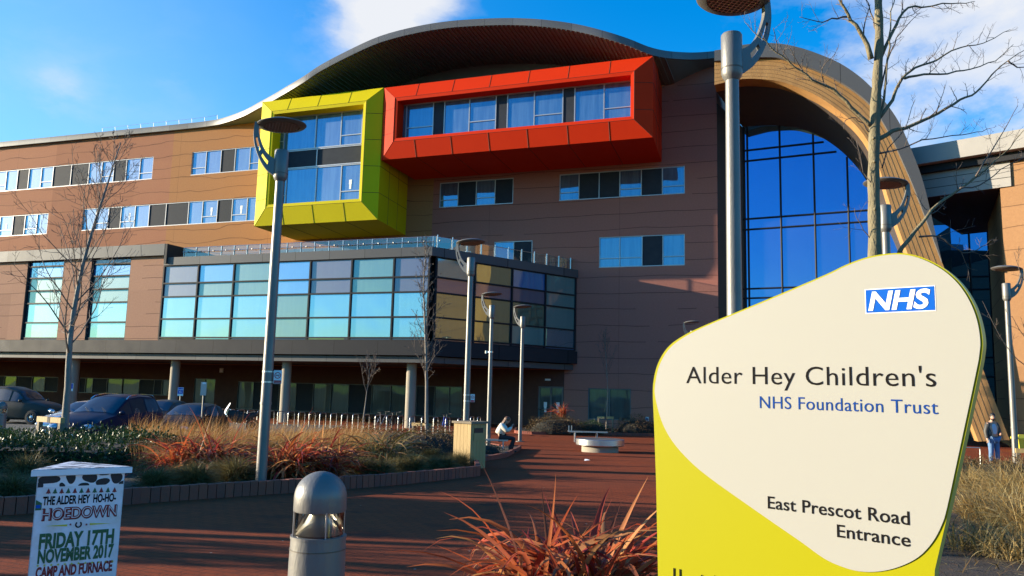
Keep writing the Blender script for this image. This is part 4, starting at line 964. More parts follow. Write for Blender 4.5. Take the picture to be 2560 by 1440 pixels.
def blades(mb, n, base, bl, wid, m, lean=(5, 35), bend=(50, 130), seg=7, wind=(0, 0), vfold=.25, taper=.55, azr=(0, 360)):
    """n arching strap leaves. base(i)->(x,y,z); bl, wid: (lo,hi)."""
    for i in range(n):
        b = np.array(base(i), float); L = rng.uniform(*bl); w = rng.uniform(*wid); az = math.radians(rng.uniform(*azr)); th0 = math.radians(rng.uniform(*lean)); bd = math.radians(rng.uniform(*bend)) * (.62 + .38 * rng.random()) * (1 if rng.random() > .07 else .25)
        p = b.copy(); tw = rng.uniform(-.6, .6); vs = []; twist = rng.uniform(-1.2, 1.2)
        for k in range(seg + 1):
            t = k / seg; th = th0 + bd * t ** 1.6; a = az + tw * t
            d = np.array([math.sin(th) * math.cos(a) + wind[0] * t, math.sin(th) * math.sin(a) + wind[1] * t, math.cos(th)])
            if k: p = p + d / np.linalg.norm(d) * (L / seg)
            if p[2] < b[2] + .015: p[2] = b[2] + .015
            s = np.cross(d, [0, 0, 1.0]); ns = np.linalg.norm(s); s = s / ns if ns > 1e-3 else np.array([1, 0, 0]); up = np.cross(s, d)
            tt = twist * t; s2 = s * math.cos(tt) + up * math.sin(tt)
            ww = w * (.45 + .55 * min(1, t * 3)) * (1 if t < taper else max(.02, (1 - t) / (1 - taper)))
            if vfold: vs += [p - s2 * ww / 2, p - up * ww * vfold, p + s2 * ww / 2]
            else: vs += [p - s2 * ww / 2, p + s2 * ww / 2]
        q = 3 if vfold else 2; fs = []
        for k in range(seg):
            for j in range(q - 1): fs.append((k * q + j, k * q + j + 1, (k + 1) * q + j + 1, (k + 1) * q + j))
        mb.add(vs, fs, m)
def disc_base(r, z=0.0):
    def f(i):
        a = rng.uniform(0, 2 * math.pi); q = r * math.sqrt(rng.random()); return (q * math.cos(a), q * math.sin(a), z)
    return f
def leaves(mb, n, pts, size, m, asp=.45):
    """n leaf-sized faces at pts(i)->(pos, outward normal)."""
    for i in range(n):
        p, nr = pts(i); p = np.array(p, float); d = rng.normal(size=3) * .8 + np.array(nr) * .8 + np.array([0, 0, .35]); d /= np.linalg.norm(d)
        s = np.cross(d, rng.normal(size=3)); s /= np.linalg.norm(s) + 1e-9; L = size * rng.uniform(.6, 1.3); w = L * asp
        nn = np.cross(d, s)
        mb.add([p, p + d * L * .5 + s * w / 2 + nn * w * .15, p + d * L, p + d * L * .5 - s * w / 2 + nn * w * .15], [(0, 1, 2, 3)], m)
def flax(name, label, loc, n, bl, wid, r, m, bend=(60, 150), lean=(4, 50), wind=(0, 0), group=None, seg=8):
    t = thing(name, label, 'flax plant', loc, 0, group)
    mb = MB(); blades(mb, n, disc_base(r), bl, wid, m, lean, bend, seg, wind); mb.build('strap_leaves', t, 180)
    mb = MB(); blades(mb, max(8, n // 8), disc_base(r * .8), (bl[0] * .5, bl[0] * .8), (wid[0], wid[1]), M['grasspale'], (10, 60), (30, 160), seg, wind); mb.build('dead_leaves', t, 180)
    return t
rng = np.random.default_rng(4)
p = G(1400, 1452); flax('flax_plant', 'big red bronze flax clump in the foreground beside the sign', (.42, 5.6, gz(5.6)), 520, (.66, 1.18), (.026, .060), .36, M['flax'], (65, 160), (8, 80), (.06, 0))
FG = 'flax clumps in the planting bed'
def bedpt(px, py, dz=.1): q = G(px, py); return Vector((q.x, q.y, q.z + dz))
def pxY(px, Y, dz=.1): return gx(px, Y, dz)
flax('flax_plant', 'orange red flax clump left of the nearest left lamp', pxY(555, 14.7), 260, (.85, 1.42), (.026, .05), .32, M['flax'], (90, 185), (8, 68), (0, 0), FG)
flax('flax_plant', 'low red flax clump at the hedge end, leftmost in the bed', pxY(478, 14.5), 130, (.7, 1.2), (.024, .045), .25, M['flax'], (80, 170), (10, 70), (0, 0), FG)
flax('flax_plant', 'widest red flax clump just right of the nearest left lamp', pxY(742, 14.5), 260, (.85, 1.42), (.026, .05), .34, M['flax'], (90, 185), (8, 68), (.05, 0), FG)
flax('flax_plant', 'dark red flax clump in front of the golden grass, right of the widest one', pxY(838, 15.1), 170, (.8, 1.35), (.024, .045), .28, M['flax'], (90, 180), (12, 70), (.08, 0), FG)
flax('flax_plant', 'green and straw coloured flax clump left of the timber bin', pxY(968, 17.6), 160, (.85, 1.5), (.026, .05), .3, M['flaxgreen'], (80, 165), (8, 62), (0, 0), FG)
flax('flax_plant', 'small dark flax on top of the round shrub bed before the double door', gx(1412, 43.0, .9), 40, (.7, 1.3), (.03, .05), .2, M['flax'], (50, 140), (4, 50), (0, 0))
flax('flax_plant', 'small pale flax by the cycle stands beside the podium lamp', gx(1135, 30.5, .1), 60, (.6, 1.0), (.03, .045), .3, M['flaxgreen'], (70, 150), (4, 50), (0, 0))

# ornamental grass swaying to the right: far too many stems to count
rng = np.random.default_rng(7)
mb = MB()
def grass_at(i):
    px = rng.uniform(350, 935); Y = rng.uniform(17.4, 22.0)
    if px > 800: Y = rng.uniform(17.5, 22)
    q = gx(px, Y, .08); return (q.x, q.y, q.z)
def grass_front(i):
    px = rng.uniform(365, 470); q = gx(px, rng.uniform(14.6, 17), .08); return (q.x, q.y, q.z)
blades(mb, 8500, grass_at, (.6, 1.2), (.007, .014), M['grassgold'], (2, 28), (20, 100), 4, (.85, -.05), 0, .3)
blades(mb, 1100, grass_front, (.4, .8), (.006, .011), M['grassgold'], (2, 40), (20, 100), 4, (.5, -.05), 0, .3)
tag(mb.build('ornamental_grass'), 'golden dry ornamental grass leaning right behind the red flax', 'grass', None, 'stuff')
# sedge tufts along the kerb
def tuft_mesh(seed, n=1500):
    global rng; rng = np.random.default_rng(seed); mb = MB(); blades(mb, n, disc_base(.13), (.36, .56), (.006, .011), M['sedge'], (5, 80), (40, 120), 4, (.0, 0), 0, .3); return mb.build('sedge_tuft')
tufts = [tuft_mesh(s) for s in (1, 2, 3)]
rng = np.random.default_rng(21); random.seed(9)
tp = [(28, 1262), (120, 1250), (384, 1236), (445, 1226), (487, 1230), (541, 1216), (588, 1222), (632, 1212), (905, 1203), (948, 1204), (992, 1196), (1030, 1195), (1072, 1188), (1112, 1186), (1148, 1178)]
tp = sorted(tp); tq = [(60, 1215), (232, 1205), (395, 1190), (515, 1190), (604, 1186), (884, 1180), (1010, 1168), (1078, 1160), (1130, 1156)]
for row, lst in (('front', tp), ('back', tq)):
    for i, (px, py) in enumerate(lst):
        o = tufts[(i * 2 + (row == 'back')) % 3]
        if not o.get('used'): c = o
        else: c = o.copy(); COL.objects.link(c)
        o['used'] = 1
        c.location = bedpt(px, py - 4, .1); c.rotation_euler = (0, 0, random.uniform(0, 6)); s = random.uniform(.85, 1.2); c.scale = (s, s, s * random.uniform(.8, 1.0))
        tag(c, f'low olive sedge tuft, {ORD[i]} from the left in the {row} row along the brick kerb', 'grass tuft', 'sedge tufts along the kerb')
for o in tufts + [x for x in COL.objects if x.name.startswith('sedge_tuft')]:
    if 'used' in o: del o['used']

def shrub(name, label, loc, size, n, leaf, m, seed, group=None, cat='shrub', rz=0.0, box=False):
    """Rounded or clipped mass of leaves round a dark core added to block light."""
    global rng; rng = np.random.default_rng(seed)
    t = thing(name, label, cat, loc, rz, group); sx, sy, sz = size
    def pts(i):
        if box:
            p = rng.uniform(-1, 1, 3); p[2] = rng.uniform(.05, 1) if rng.random() < .6 else 1.0
            k = int(rng.choice((0, 1, 2, 3, 3, 3)))
            if p[2] < 1.0: p[k % 2] = 1 if k < 2 else -1
            nr = np.array([p[0] * (abs(p[0]) > .98), p[1] * (abs(p[1]) > .98), float(p[2] > .98)]); jit = rng.normal(size=3) * .05
            top = .82 + .2 * math.sin(p[0] * 5 + seed) * math.cos(p[1] * 3) + rng.normal() * .07
            return ((p[0] * sx + jit[0], p[1] * sy + jit[1], p[2] * sz * top + jit[2]), nr)
        d = rng.normal(size=3); d[2] = abs(d[2]); d /= np.linalg.norm(d); r = 1 - abs(rng.normal()) * .18; lump = 1 + .13 * math.sin(5 * math.atan2(d[1], d[0]) + seed) + .1 * math.sin(9 * d[2] + d[0] * 6)
        return ((d[0] * sx * r * lump, d[1] * sy * r * lump, d[2] * sz * r * lump + .02), d)
    mb = MB(); leaves(mb, n, pts, leaf, m); mb.build('foliage', t)
    mb = MB()
    if box: mb.box(-sx * .93, sx * .93, -sy * .9, sy * .9, -.05, sz * .68, M['core'])
    else: mb.lathe([(.8, -.05), (.8, .2), (.62, .5), (.3, .7), (.001, .74)], M['core'], 14, M=Matrix.Diagonal((sx, sy, sz, 1)))
    mb.build('shade_core', t); return t
shrub('evergreen_hedge', 'dark glossy evergreen hedge at the left in front of the parked cars', gx(50, 16.3, .1), (2.85, 2.1, .60), 17000, .08, M['laurel'], 3, None, 'hedge', R_(2), True)
shrub('brown_shrub', 'brown winter shrub mass between the flax and the timber bin', gx(1070, 22.5, .1), (1.25, 1.0, .78), 4200, .05, M['brownleaf'], 4, 'winter shrubs')
shrub('brown_shrub', 'brown shrub behind the timber bin below the lamp', gx(1112, 25.6, .1), (.9, .9, .80), 2600, .05, M['brownleaf'], 5, 'winter shrubs')
shrub('brown_shrub', 'dark shrub mound against the bed edge before the podium columns', gx(960, 25.5, .1), (2.3, 1.0, .70), 3600, .06, M['brownleaf'], 6, 'winter shrubs')
shrub('brown_shrub', 'low dark shrub right under the metal bench', gx(1225, 25.5, .1), (.55, .7, .32), 900, .045, M['brownleaf'], 16, 'winter shrubs')
e0_ = gx(1400, 43.4, .1)
shrub('round_shrub', 'rounded shrub in the sunlit brick edged bed before the double door', e0_, (1.75, 1.3, .92), 4600, .07, M['brownleaf'], 7)
shrub('dark_shrub', 'dark shrub between the bench platform and the sapling', gx(1487, 44.2, .1), (1.0, 1.0, .62), 2200, .06, M['laurel'], 8, 'far bed shrubs')
shrub('dark_shrub', 'dark shrub at the wall beside the big sign', gx(1600, 45.0, .1), (1.4, 1.0, .95), 2600, .07, M['brownleaf'], 9, 'far bed shrubs')
for i, (px, Y, w) in enumerate([(2395, 19.5, 1.0), (2470, 19.0, 1.0), (2545, 19.6, 1.0)]):
    shrub('low_shrub', f'dark brown low shrub, {ORD[i]} from the left in the row before the man', gx(px, Y, .1), (w * .75, .7, .46), 2600, .045, M['brownleaf'], 30 + i, 'low shrubs before the man')
# golden clumps to the right of the sign
rng = np.random.default_rng(31)
CG = 'straw grass clumps right of the sign'
for i, (px, Y, n, L, lab) in enumerate([(2425, 15.0, 1000, (.4, .75), 'farthest straw grass clump close beside the sign edge'), (2530, 13.0, 1300, (.6, 1.0), 'largest golden grass clump at the right picture edge'), (2460, 10.6, 900, (.45, .8), 'straw grass clump halfway down the sign edge'), (2575, 9.4, 900, (.5, .9), 'near golden clump cut by the right picture edge'), (2440, 8.2, 350, (.3, .6), 'thin dark grass tuft at the foot of the sign'), (2520, 7.9, 500, (.2, .45), 'cropped grass stubble in the lower right corner')]):
    rng = np.random.default_rng(40 + i)
    mb = MB(); blades(mb, n, disc_base(.34), L, (.006, .012), M['grasspale'] if i not in (4,) else M['sedge'], (5, 60), (40, 130), 6, (-.12, 0), 0, .3)
    tag(mb.build('grass_clump', None, None, gx(px, Y, .1)), lab, 'grass clump', CG)
rng = np.random.default_rng(51); mb = MB()
def litter(i): px = rng.uniform(2345, 2640); q = gx(px, rng.uniform(6.8, 17), .105); return (q.x, q.y, q.z)
blades(mb, 900, litter, (.08, .35), (.004, .009), M['grasspale'], (50, 88), (0, 40), 3, (0, 0), 0, .3); blades(mb, 500, litter, (.05, .2), (.008, .02), M['brownleaf'], (40, 88), (0, 40), 2, (0, 0), 0, .3)
tag(mb.build('bed_litter'), 'dry stalks and leaf litter on the mulch beside the sign', 'leaf litter', None, 'stuff')
rng = np.random.default_rng(52); mb = MB()
def litter2(i):
    px = rng.uniform(330, 1180); py = np.interp(px, [330, 600, 870, 1000, 1195], [1248, 1230, 1212, 1201, 1180]) - rng.uniform(2, 40); q = bedpt(px, py, .105); return (q.x, q.y, q.z)
blades(mb, 900, litter2, (.04, .14), (.006, .02), M['brownleaf'], (50, 88), (0, 40), 2, (0, 0), 0, .3); tag(mb.build('leaf_litter'), 'brown leaf litter along the kerb of the planting bed', 'leaf litter', None, 'stuff')

# ------------------------------------------------------------------ bare trees
def branch(mb, pts, r0, r1, m, n=6):
    k = len(pts); mb.tube(pts, [r0 + (r1 - r0) * (i / (k - 1)) ** .8 for i in range(k)], m, n)
def wiggle(p0, d, L, seg, up, jit):
    pts = [Vector(p0)]; d = Vector(d).normalized()
    for i in range(seg):
        d = (d + Vector((random.gauss(0, jit), random.gauss(0, jit), random.gauss(0, jit) + up))).normalized(); pts.append(pts[-1] + d * (L / seg))
    return pts
def twigs(mb, pts, r, L, depth, m, dens, up=.06, spread=(35, 65), first=.2, jit=.12, minr=.0018):
    k = len(pts)
    for j in range(max(1, int(dens))):
        f = first + (1 - first) * (j + random.random()) / dens; x = f * (k - 1); i = min(k - 2, int(x)); p = pts[i].lerp(pts[i + 1], x - i); d = (pts[i + 1] - pts[i]).normalized()
        a = Vector((random.gauss(0, 1), random.gauss(0, 1), random.gauss(0, 1))); a = (a - d * a.dot(d)).normalized(); ang = R_(random.uniform(*spread))
        nd = d * math.cos(ang) + a * math.sin(ang); l = L * random.uniform(.5, 1.15) * (1.1 - .5 * f); rr = max(minr, r * (1 - .65 * f))
        q = wiggle(p, nd, l, 4, up, jit); branch(mb, q, rr, max(minr * .7, rr * .35), m, 4 if depth else 3)
        if depth > 0: twigs(mb, q, rr * .55, l * .48, depth - 1, m, 4.5, up, spread, .25, jit, minr)
def bare_tree(name, label, loc, h, r, seed, nb, bl, incl=(28, 50), clear=.3, lean=(0, 0), group='young bare street trees', bark='barkgrey', depth=1, tw=9, minr=.0025):
    random.seed(seed); t = thing(name, label, 'tree', loc, 0, group)
    tr = wiggle((0, 0, -.05), (lean[0], lean[1], 1), h, 14, .02, .025); mb = MB(); branch(mb, tr, r, r * .12, M[bark], 10); mb.build('trunk', t, 180)
    mb = MB(); ga = 0
    for j in range(nb):
        f = clear + (.97 - clear) * ((j + .5) / nb) ** .9; x = f * (len(tr) - 1); i = min(len(tr) - 2, int(x)); p = tr[i].lerp(tr[i + 1], x - i); ga += 2.4 + random.uniform(-.4, .4); inc = R_(random.uniform(*incl) * (1 - .35 * f))
        d = Vector((math.sin(inc) * math.cos(ga), math.sin(inc) * math.sin(ga), math.cos(inc))); L = bl * (1.12 - .85 * (f - clear) / (1 - clear)) * random.uniform(.8, 1.15); rr = max(minr * 2, r * .34 * (1.05 - f))
        q = wiggle(p, d, L, 7, .07, .09); branch(mb, q, rr, minr, M['twig'], 5); twigs(mb, q, rr * .5, L * .42, depth, M['twig'], tw, .09, (28, 60), .2, .13, minr)
    mb.build('bare_crown', t); return t
p = gx(166, 18.6, .05); p.x = at(163, 1085, 18.6).x
bare_tree('bare_tree', 'slim bare tree at the left rising above the dark hedge and parked cars', p, 7.9, .098, 12, 30, 2.5, (35, 62), .26, (.0, 0), bark='barkgrey', depth=1, tw=8, minr=.0045)
p = gx(1068, 34.0); p.x = at(1066, 1095, 34.0).x
bare_tree('bare_tree', 'slim bare tree in front of the podium corner with a low timber guard', p, 8.9, .095, 5, 34, 1.7, (22, 42), .24, (.035, 0), depth=1, tw=6, minr=.007)
p = gx(904, 38.5); p.x = at(904, 1080, 38.5).x
bare_tree('sapling', 'little white stemmed sapling with a forked top before the glazed ground floor', p, 3.5, .045, 8, 8, 1.7, (25, 45), .55, (.03, 0), depth=1, tw=5, minr=.007)
p = gx(1516, 45.6); p.x = at(1516, 1080, 45.6).x
bare_tree('sapling', 'thin dark sapling before the plaza window, tied to a timber frame', p, 5.9, .055, 9, 16, 1.5, (25, 45), .5, (.02, 0), depth=1, tw=5, minr=.006)

# the big tree behind the sign, limbs laid out limb by limb
random.seed(77); T4Y = 8.5
tb = gx(2188, T4Y, .1); t4 = thing('bare_tree', 'big lichened bare tree standing behind the top of the sign', 'tree', tb, 0, 'young bare street trees')
def TP(px, py, dy=0.0): return at(px, py, T4Y + dy) - tb
mb = MB(); tk = [Vector((0, 0, -.05)), TP(2187, 900), TP(2187, 700), TP(2186, 560), TP(2184, 440), TP(2187, 300), TP(2193, 200), TP(2198, 100), TP(2196, 10), TP(2197, -90), TP(2202, -260), TP(2204, -420)]
tk = [Vector(q) for q in spline(tk, 5)]; k = len(tk)
mb.tube(tk, [.078 - .050 * (i / (k - 1)) ** 1.0 + .004 * math.sin(i * 1.7) for i in range(k)], M['bark'], 14)
for px, py in ((2186, 404), (2184, 345), (2188, 522)): q = TP(px, py, -.06); mb.lathe([(.02, 0), (.013, .012), (.001, .016)], M['bark'], 10, M=Matrix.Translation(q) @ Matrix.Rotation(R_(90), 4, 'X'))
mb.build('trunk', t4, 180)
LIMBS = [([(2180, 318), (2130, 272), (2080, 225), (2030, 200), (1985, 165), (1940, 128), (1898, 92), (1862, 52)], .020, -.25, 10),
 ([(2178, 148), (2160, 95), (2128, 50), (2104, 8), (2075, -40), (2040, -110)], .030, -.2, 6), ([(2118, 42), (2080, 46), (2045, 55), (1998, 44)], .011, -.3, 4),
 ([(2190, 350), (2230, 330), (2285, 312), (2345, 285), (2400, 250), (2440, 232), (2475, 190), (2520, 150), (2585, 110)], .024, .15, 11),
 ([(2200, 292), (2230, 250), (2252, 200), (2290, 170), (2340, 150), (2400, 118), (2460, 108), (2525, 72)], .020, .2, 11),
 ([(2262, 196), (2310, 188), (2370, 182), (2430, 170), (2490, 150), (2535, 112)], .014, .3, 9),
 ([(2520, 152), (2545, 168), (2600, 175)], .010, .15, 3),
 ([(2192, 318), (2207, 270), (2214, 200), (2222, 120), (2226, 50), (2238, -20), (2250, -120)], .016, -.15, 7),
 ([(2204, 140), (2240, 60), (2270, 22), (2330, 12), (2400, 8), (2438, 2)], .018, .1, 10),
 ([(2200, 230), (2216, 160), (2236, 110), (2262, 70), (2300, 30)], .010, .2, 6),
 ([(2196, 384), (2250, 372), (2310, 348), (2380, 340), (2440, 332), (2475, 322)], .010, .25, 7),
 ([(2248, 632), (2290, 575), (2330, 525), (2378, 488), (2425, 455), (2470, 418), (2520, 372), (2575, 310)], .022, .2, 9),
 ([(2298, 592), (2345, 592), (2385, 618), (2420, 632), (2455, 618), (2480, 598)], .010, .2, 6),
 ([(2440, 440), (2475, 380), (2510, 330), (2545, 262)], .009, .2, 5), ([(2400, 470), (2450, 462), (2500, 425), (2560, 395)], .009, .1, 5),
 ([(2205, 420), (2222, 370), (2262, 320), (2285, 250)], .007, -.1, 4), ([(2172, 330), (2150, 300), (2120, 296), (2108, 322)], .006, -.2, 2), ([(2178, 600), (2150, 560), (2135, 520)], .005, -.1, 2), ([(2182, 470), (2160, 430), (2140, 350)], .005, -.1, 2),
 ([(2010, 185), (1990, 150), (1975, 118)], .006, -.2, 3), ([(1945, 130), (1940, 95), (1933, 70)], .006, -.2, 2), ([(2060, 212), (2055, 172), (2090, 132)], .007, -.25, 4), ([(2192, 75), (2180, 30), (2150, -30)], .012, .1, 4)]
mb = MB()
for pts, r0, dy, dens in LIMBS:
    n_ = len(pts); r0 *= 1.15; dens = int(dens * 1.6); P = [TP(x, y, dy * (i / (n_ - 1))) for i, (x, y) in enumerate(pts)]; P = [Vector(q) for q in spline(P, 3)]
    for i in range(1, len(P)): P[i] = P[i] + Vector((random.gauss(0, .005), random.gauss(0, .012), random.gauss(0, .005)))
    branch(mb, P, r0, .0028, M['bark'] if r0 > .015 else M['twig'], 7); twigs(mb, P, max(.004, r0 * .34), .34, 1, M['twig'], dens, .12, (35, 65), .2, .16, .0016)
mb.build('limbs', t4, 180)
# a second tree just outside the right edge reaches in with a few twigs
random.seed(6); tb6 = gx(2680, 12.0, .1); t6 = thing('bare_tree', 'bare tree mostly outside the right edge, twigs before the sunlit wing', 'tree', tb6, 0, 'young bare street trees')
mb = MB(); branch(mb, [Vector((0, 0, -.05)), Vector((.02, 0, 2.0)), Vector((0, 0, 4.5))], .06, .03, M['barkgrey'], 8); mb.build('trunk', t6, 180)
mb = MB()
for pts in ([(2675, 960), (2600, 930), (2545, 900), (2500, 840), (2456, 752)], [(2675, 800), (2610, 740), (2560, 700), (2535, 630)], [(2675, 870), (2600, 860), (2560, 840), (2530, 790)]):
    P = [Vector(q) for q in spline([at(x, y, 12.0) - tb6 for x, y in pts], 3)]; branch(mb, P, .012, .003, M['twig'], 5); twigs(mb, P, .006, .4, 1, M['twig'], 6, .08, (35, 60), .2, .14, .0022)
mb.build('limbs', t6)

# timber frames that steady the young trees
def guard(label, loc, w, h, rz, m=None):
    t = thing('tree_guard', label, 'tree guard', loc, rz, 'low timber tree guards')
    for s in (-1, 1): mb = MB(); mb.box(s * w / 2 - .045, s * w / 2 + .045, -.045, .045, -.1, h - .12, M['woodgrey']); mb.build('post', t)
    mb = MB(); mb.box(-w / 2 - .06, w / 2 + .06, -.05, .05, h - .1195, h, M['woodpale']); mb.build('rail', t)
    mb = MB(); 
    for s in (-.03, .03): mb.box(s - .022, s + .022, -.056, .056, h - .126, h + .006, M['rubber'])
    mb.build('tie_strap', t); return t
guard('pale timber tree guard in the dark hedge before the blue car', gx(152, 18.1, .1), .86, .90, R_(-32))
guard('low timber tree guard by the slim tree at the podium corner', gx(1066, 34.2), .85, .80, R_(-28))
guard('timber tree guard round the thin sapling before the plaza window', gx(1519, 45.4, .1), .82, .85, R_(-20))
guard('timber tree guard at the right edge beside the last lamp', gx(2578, 22.5, .1), .85, .62, R_(-20))

# off to the left, outside the picture: unseen hedges and trees, added to shade the plaza
M['shadeleaf'] = leafmat('shade_hedge_foliage', [(.03, .05, .02), (.05, .07, .025)], .5, .1)
random.seed(14)
def off_tree(x, y, h, r, sd): bare_tree('bare_tree', 'x', Vector((x, y, gz(y))), h, r, sd, 16, 1.8, (25, 55), .35, (0, 0), depth=0, tw=5, minr=.006)
shrub('shade_hedge', 'tall evergreen hedge added left of the picture to shade the plaza', Vector((-14.2, 12.2, .55)), (.9, 1.7, 3.6), 5200, .16, M['shadeleaf'], 61, None, 'hedge', 0, True)
shrub('shade_hedge', 'shorter evergreen hedge farther along, added left of the picture for shade', Vector((-14.6, 16.0, .4)), (.9, 1.5, 1.30), 3200, .14, M['shadeleaf'], 62, None, 'hedge', 0, True)
shrub('shade_hedge', 'narrow clipped hedge added left of the picture for shade, nearest the bollard', Vector((-14.2, 7.1, .6)), (.8, .65, 2.5), 1500, .16, M['shadeleaf'], 63, None, 'hedge', 0, True)
shrub('shade_hedge', 'narrow clipped hedge added left of the picture for shade, beside the tall hedge', Vector((-14.3, 9.15, .6)), (.8, .55, 2.4), 1300, .16, M['shadeleaf'], 64, None, 'hedge', 0, True)
for i, (x, y, r, lb) in enumerate([(-12.5, 8.7, .15, 'bare tree added left of the picture for its shadow, nearest the bollard'), (-15.8, 9.9, .2, 'stout bare tree added left of the picture for its shadow, beside the tall hedge'), (-17.5, 9.0, .08, 'thin bare tree added left of the picture for its shadow, closest to the road')]):
    bare_tree('shade_tree', lb, Vector((x, y, gz(y) - .02)), 6.5, r, 70 + i, 12, 1.8, (25, 55), .4, (0, 0), 'shadow trees added left of the picture', depth=0, tw=5, minr=.006)

# ------------------------------------------------------------------ vehicles
def paint(name, col, rough=.4): return mat(name, col, rough, .0, spec=.16)
M['navy'] = paint('navy_car_paint', (.008, .012, .035)); M['cabblack'] = paint('cab_black_paint', (.05, .043, .036)); M['silver'] = mat('silver_paint', (.55, .57, .60), .25, .6, coat=.8); M['darkcar'] = paint('dark_car_paint', (.02, .018, .02))
M['carglass'] = glassmat('car_glass', (.006, .010, .016), (.012, .018, .025), .04, (.5, .62, .75), .02, (2, 2, 2), 2.0, .002, ior=1.2)
M['headlamp'] = mat('headlamp_lens', (.62, .66, .70), .08, .4, (.25, .28, .32), 14.0, .6, coat=1.0)
M['chrome'] = mat('chrome', (.75, .75, .76), .12, 1.0); M['alloy'] = mat('alloy_wheel', (.45, .45, .46), .3, .85); M['plate'] = mat('number_plate', (.7, .7, .68), .5); M['amber'] = mat('amber_lens', (.6, .22, .02), .2)
def car(name, label, cat, loc, rz, st, body, win, ws, wheels, wr=.32, grille=None, rails=False, lamp=(.13, .10), group=None, rearglass=None):
    """st: rows of x, underside, waist, roof, half width at waist, half width at roof - from nose to tail."""
    t = thing(name, label, cat, loc, rz, group); st = np.array(st, float)
    xs = np.linspace(st[0, 0], st[-1, 0], 40); A = np.array([[np.interp(-x, -st[:, 0], st[:, c]) for c in range(1, 6)] for x in xs])
    for _ in range(1): A[1:-1] = .25 * A[:-2] + .5 * A[1:-1] + .25 * A[2:]
    def sec(x):
        z0, zb, zr, wb, w_ = [np.interp(-x, -xs, A[:, c]) for c in range(5)]
        h = [(0, z0), (wb * .82, z0), (wb * .96, z0 + .10), (wb, z0 + (zb - z0) * .55), (wb * .985, zb - .04), (wb * .955, zb), (w_, zr - .05), (w_ * .78, zr), (w_ * .4, zr + .02), (0, zr + .026)]
        return h
    rings = []
    for x in xs:
        h = sec(x); rings.append([(x, y, z) for y, z in h] + [(x, -y, z) for y, z in h[-2:0:-1]])
    mb = MB(); mb.loft(rings, body); bd = mb.build('body', t, 38)
    def skinpt(x, f, side, d=.008):
        h = sec(x); a, b = h[5], h[6]; n = Vector((0, b[1] - a[1], a[0] - b[0])).normalized(); return (x, side * (a[0] + (b[0] - a[0]) * f + n.y * d), a[1] + (b[1] - a[1]) * f + n.z * d)
    for side in (1, -1):
        for (xa, xb) in win:
            n = 6; lo = [skinpt(xa + (xb - xa) * i / n, .06, side) for i in range(n + 1)]; hi = [skinpt(xa + (xb - xa) * i / n, .90, side) for i in range(n + 1)]
            mb = MB(); mb.loft([lo, hi], M['carglass'], False, False); mb.build('side_window', t, 60)
    def screen(xa, xb, nm):
        n = 8; rows = []
        for i in range(n + 1):
            x = xa + (xb - xa) * i / n; h = sec(x); w = h[6][0] * .96; sg_ = 1 if xb < xa else -1
            rows.append([(x + sg_ * .012, w * f, np.interp(abs(w * f), [0, h[8][0], h[7][0], h[6][0]], [h[9][1], h[8][1], h[7][1], h[6][1]]) + .008) for f in (-1, -.8, -.4, 0, .4, .8, 1)])
        mb = MB(); mb.loft(rows, M['carglass'], False, False); return mb.build(nm, t, 60)
    s_ = screen(ws[0], ws[1], 'windscreen')
    if rearglass: screen(rearglass[0], rearglass[1], 'rear_window')
    for (wx, hw) in wheels:
        for side in (1, -1):
            Mx = Matrix.Translation((wx, side * hw, wr)) @ Matrix.Rotation(R_(-90 * side), 4, 'X')
            mb = MB(); mb.lathe([(wr * .62, -.09), (wr * .95, -.1), (wr, -.07), (wr, .06), (wr * .95, .09), (wr * .64, .095), (wr * .62, .07)], M['rubber'], 28, M=Mx); w = mb.build('wheel', t, 35)
            mb = MB(); mb.lathe([(wr * .63, .05), (wr * .60, .08), (wr * .5, .06), (wr * .2, .075), (.04, .09), (.001, .09)], M['alloy'], 20, M=Mx, caps=False)
            for k in range(7):
                a = k * 2 * math.pi / 7; mb.tube([Mx @ Vector((wr * .33 * math.cos(a), wr * .33 * math.sin(a), .075)), Mx @ Vector((wr * .55 * math.cos(a), wr * .55 * math.sin(a), .07))], .02, M['black'], 5)
            mb.build('rim', w, 30)
            mb = MB(); mb.lathe([(wr * 1.16, .015), (wr * 1.0, .02)], M['black'], 28, M=Matrix.Translation((wx, side * (hw - .02), wr)) @ Matrix.Rotation(R_(-90 * side), 4, 'X')); mb.build('wheel_arch', t)
    x0 = st[0, 0]
    for side in (1, -1):
        xq = x0 - .17; h = sec(xq); w = h[5][0] * .80; zz = h[5][1] - .10
        mb = MB(); T = Matrix.Translation((xq, side * w, zz)) @ Matrix.Rotation(R_(side * 28), 4, 'Z') @ Matrix.Diagonal((.20, lamp[0] * 1.35, lamp[1], 1))
        mb.lathe([(math.cos(a), math.sin(a)) for a in np.linspace(-1.5, 1.5, 9)], M['headlamp'], 18, M=T); mb.build('headlight', t, 60)
        mx = ws[0] - .12; h = sec(mx); mb = MB(); T = Matrix.Translation((mx, side * (h[5][0] + .12), h[5][1] + .09)) @ Matrix.Diagonal((.07, .115, .075, 1)); mb.lathe([(math.cos(a), math.sin(a)) for a in np.linspace(-1.5, 1.5, 9)], body, 14, M=T); mb.box(mx - .02, mx + .02, side * h[5][0] - .06, side * (h[5][0] + .06), h[5][1] - .0, h[5][1] + .05, M['black']); mb.build('mirror', t, 60)
        if rails:
            P = []
            for x in np.linspace(.15, -1.8, 12): h = sec(x); e = min(1, (x + 1.8) / .2, (.15 - x) / .2); P.append((x, side * h[6][0] * .98, h[6][1] + .03 + .05 * max(0, e)))
            mb = MB(); mb.tube(P, .018, M['chrome'], 6); mb.build('roof_rail', t, 60)
    h = sec(x0 - .04); mb = MB(); zg = grille or .50
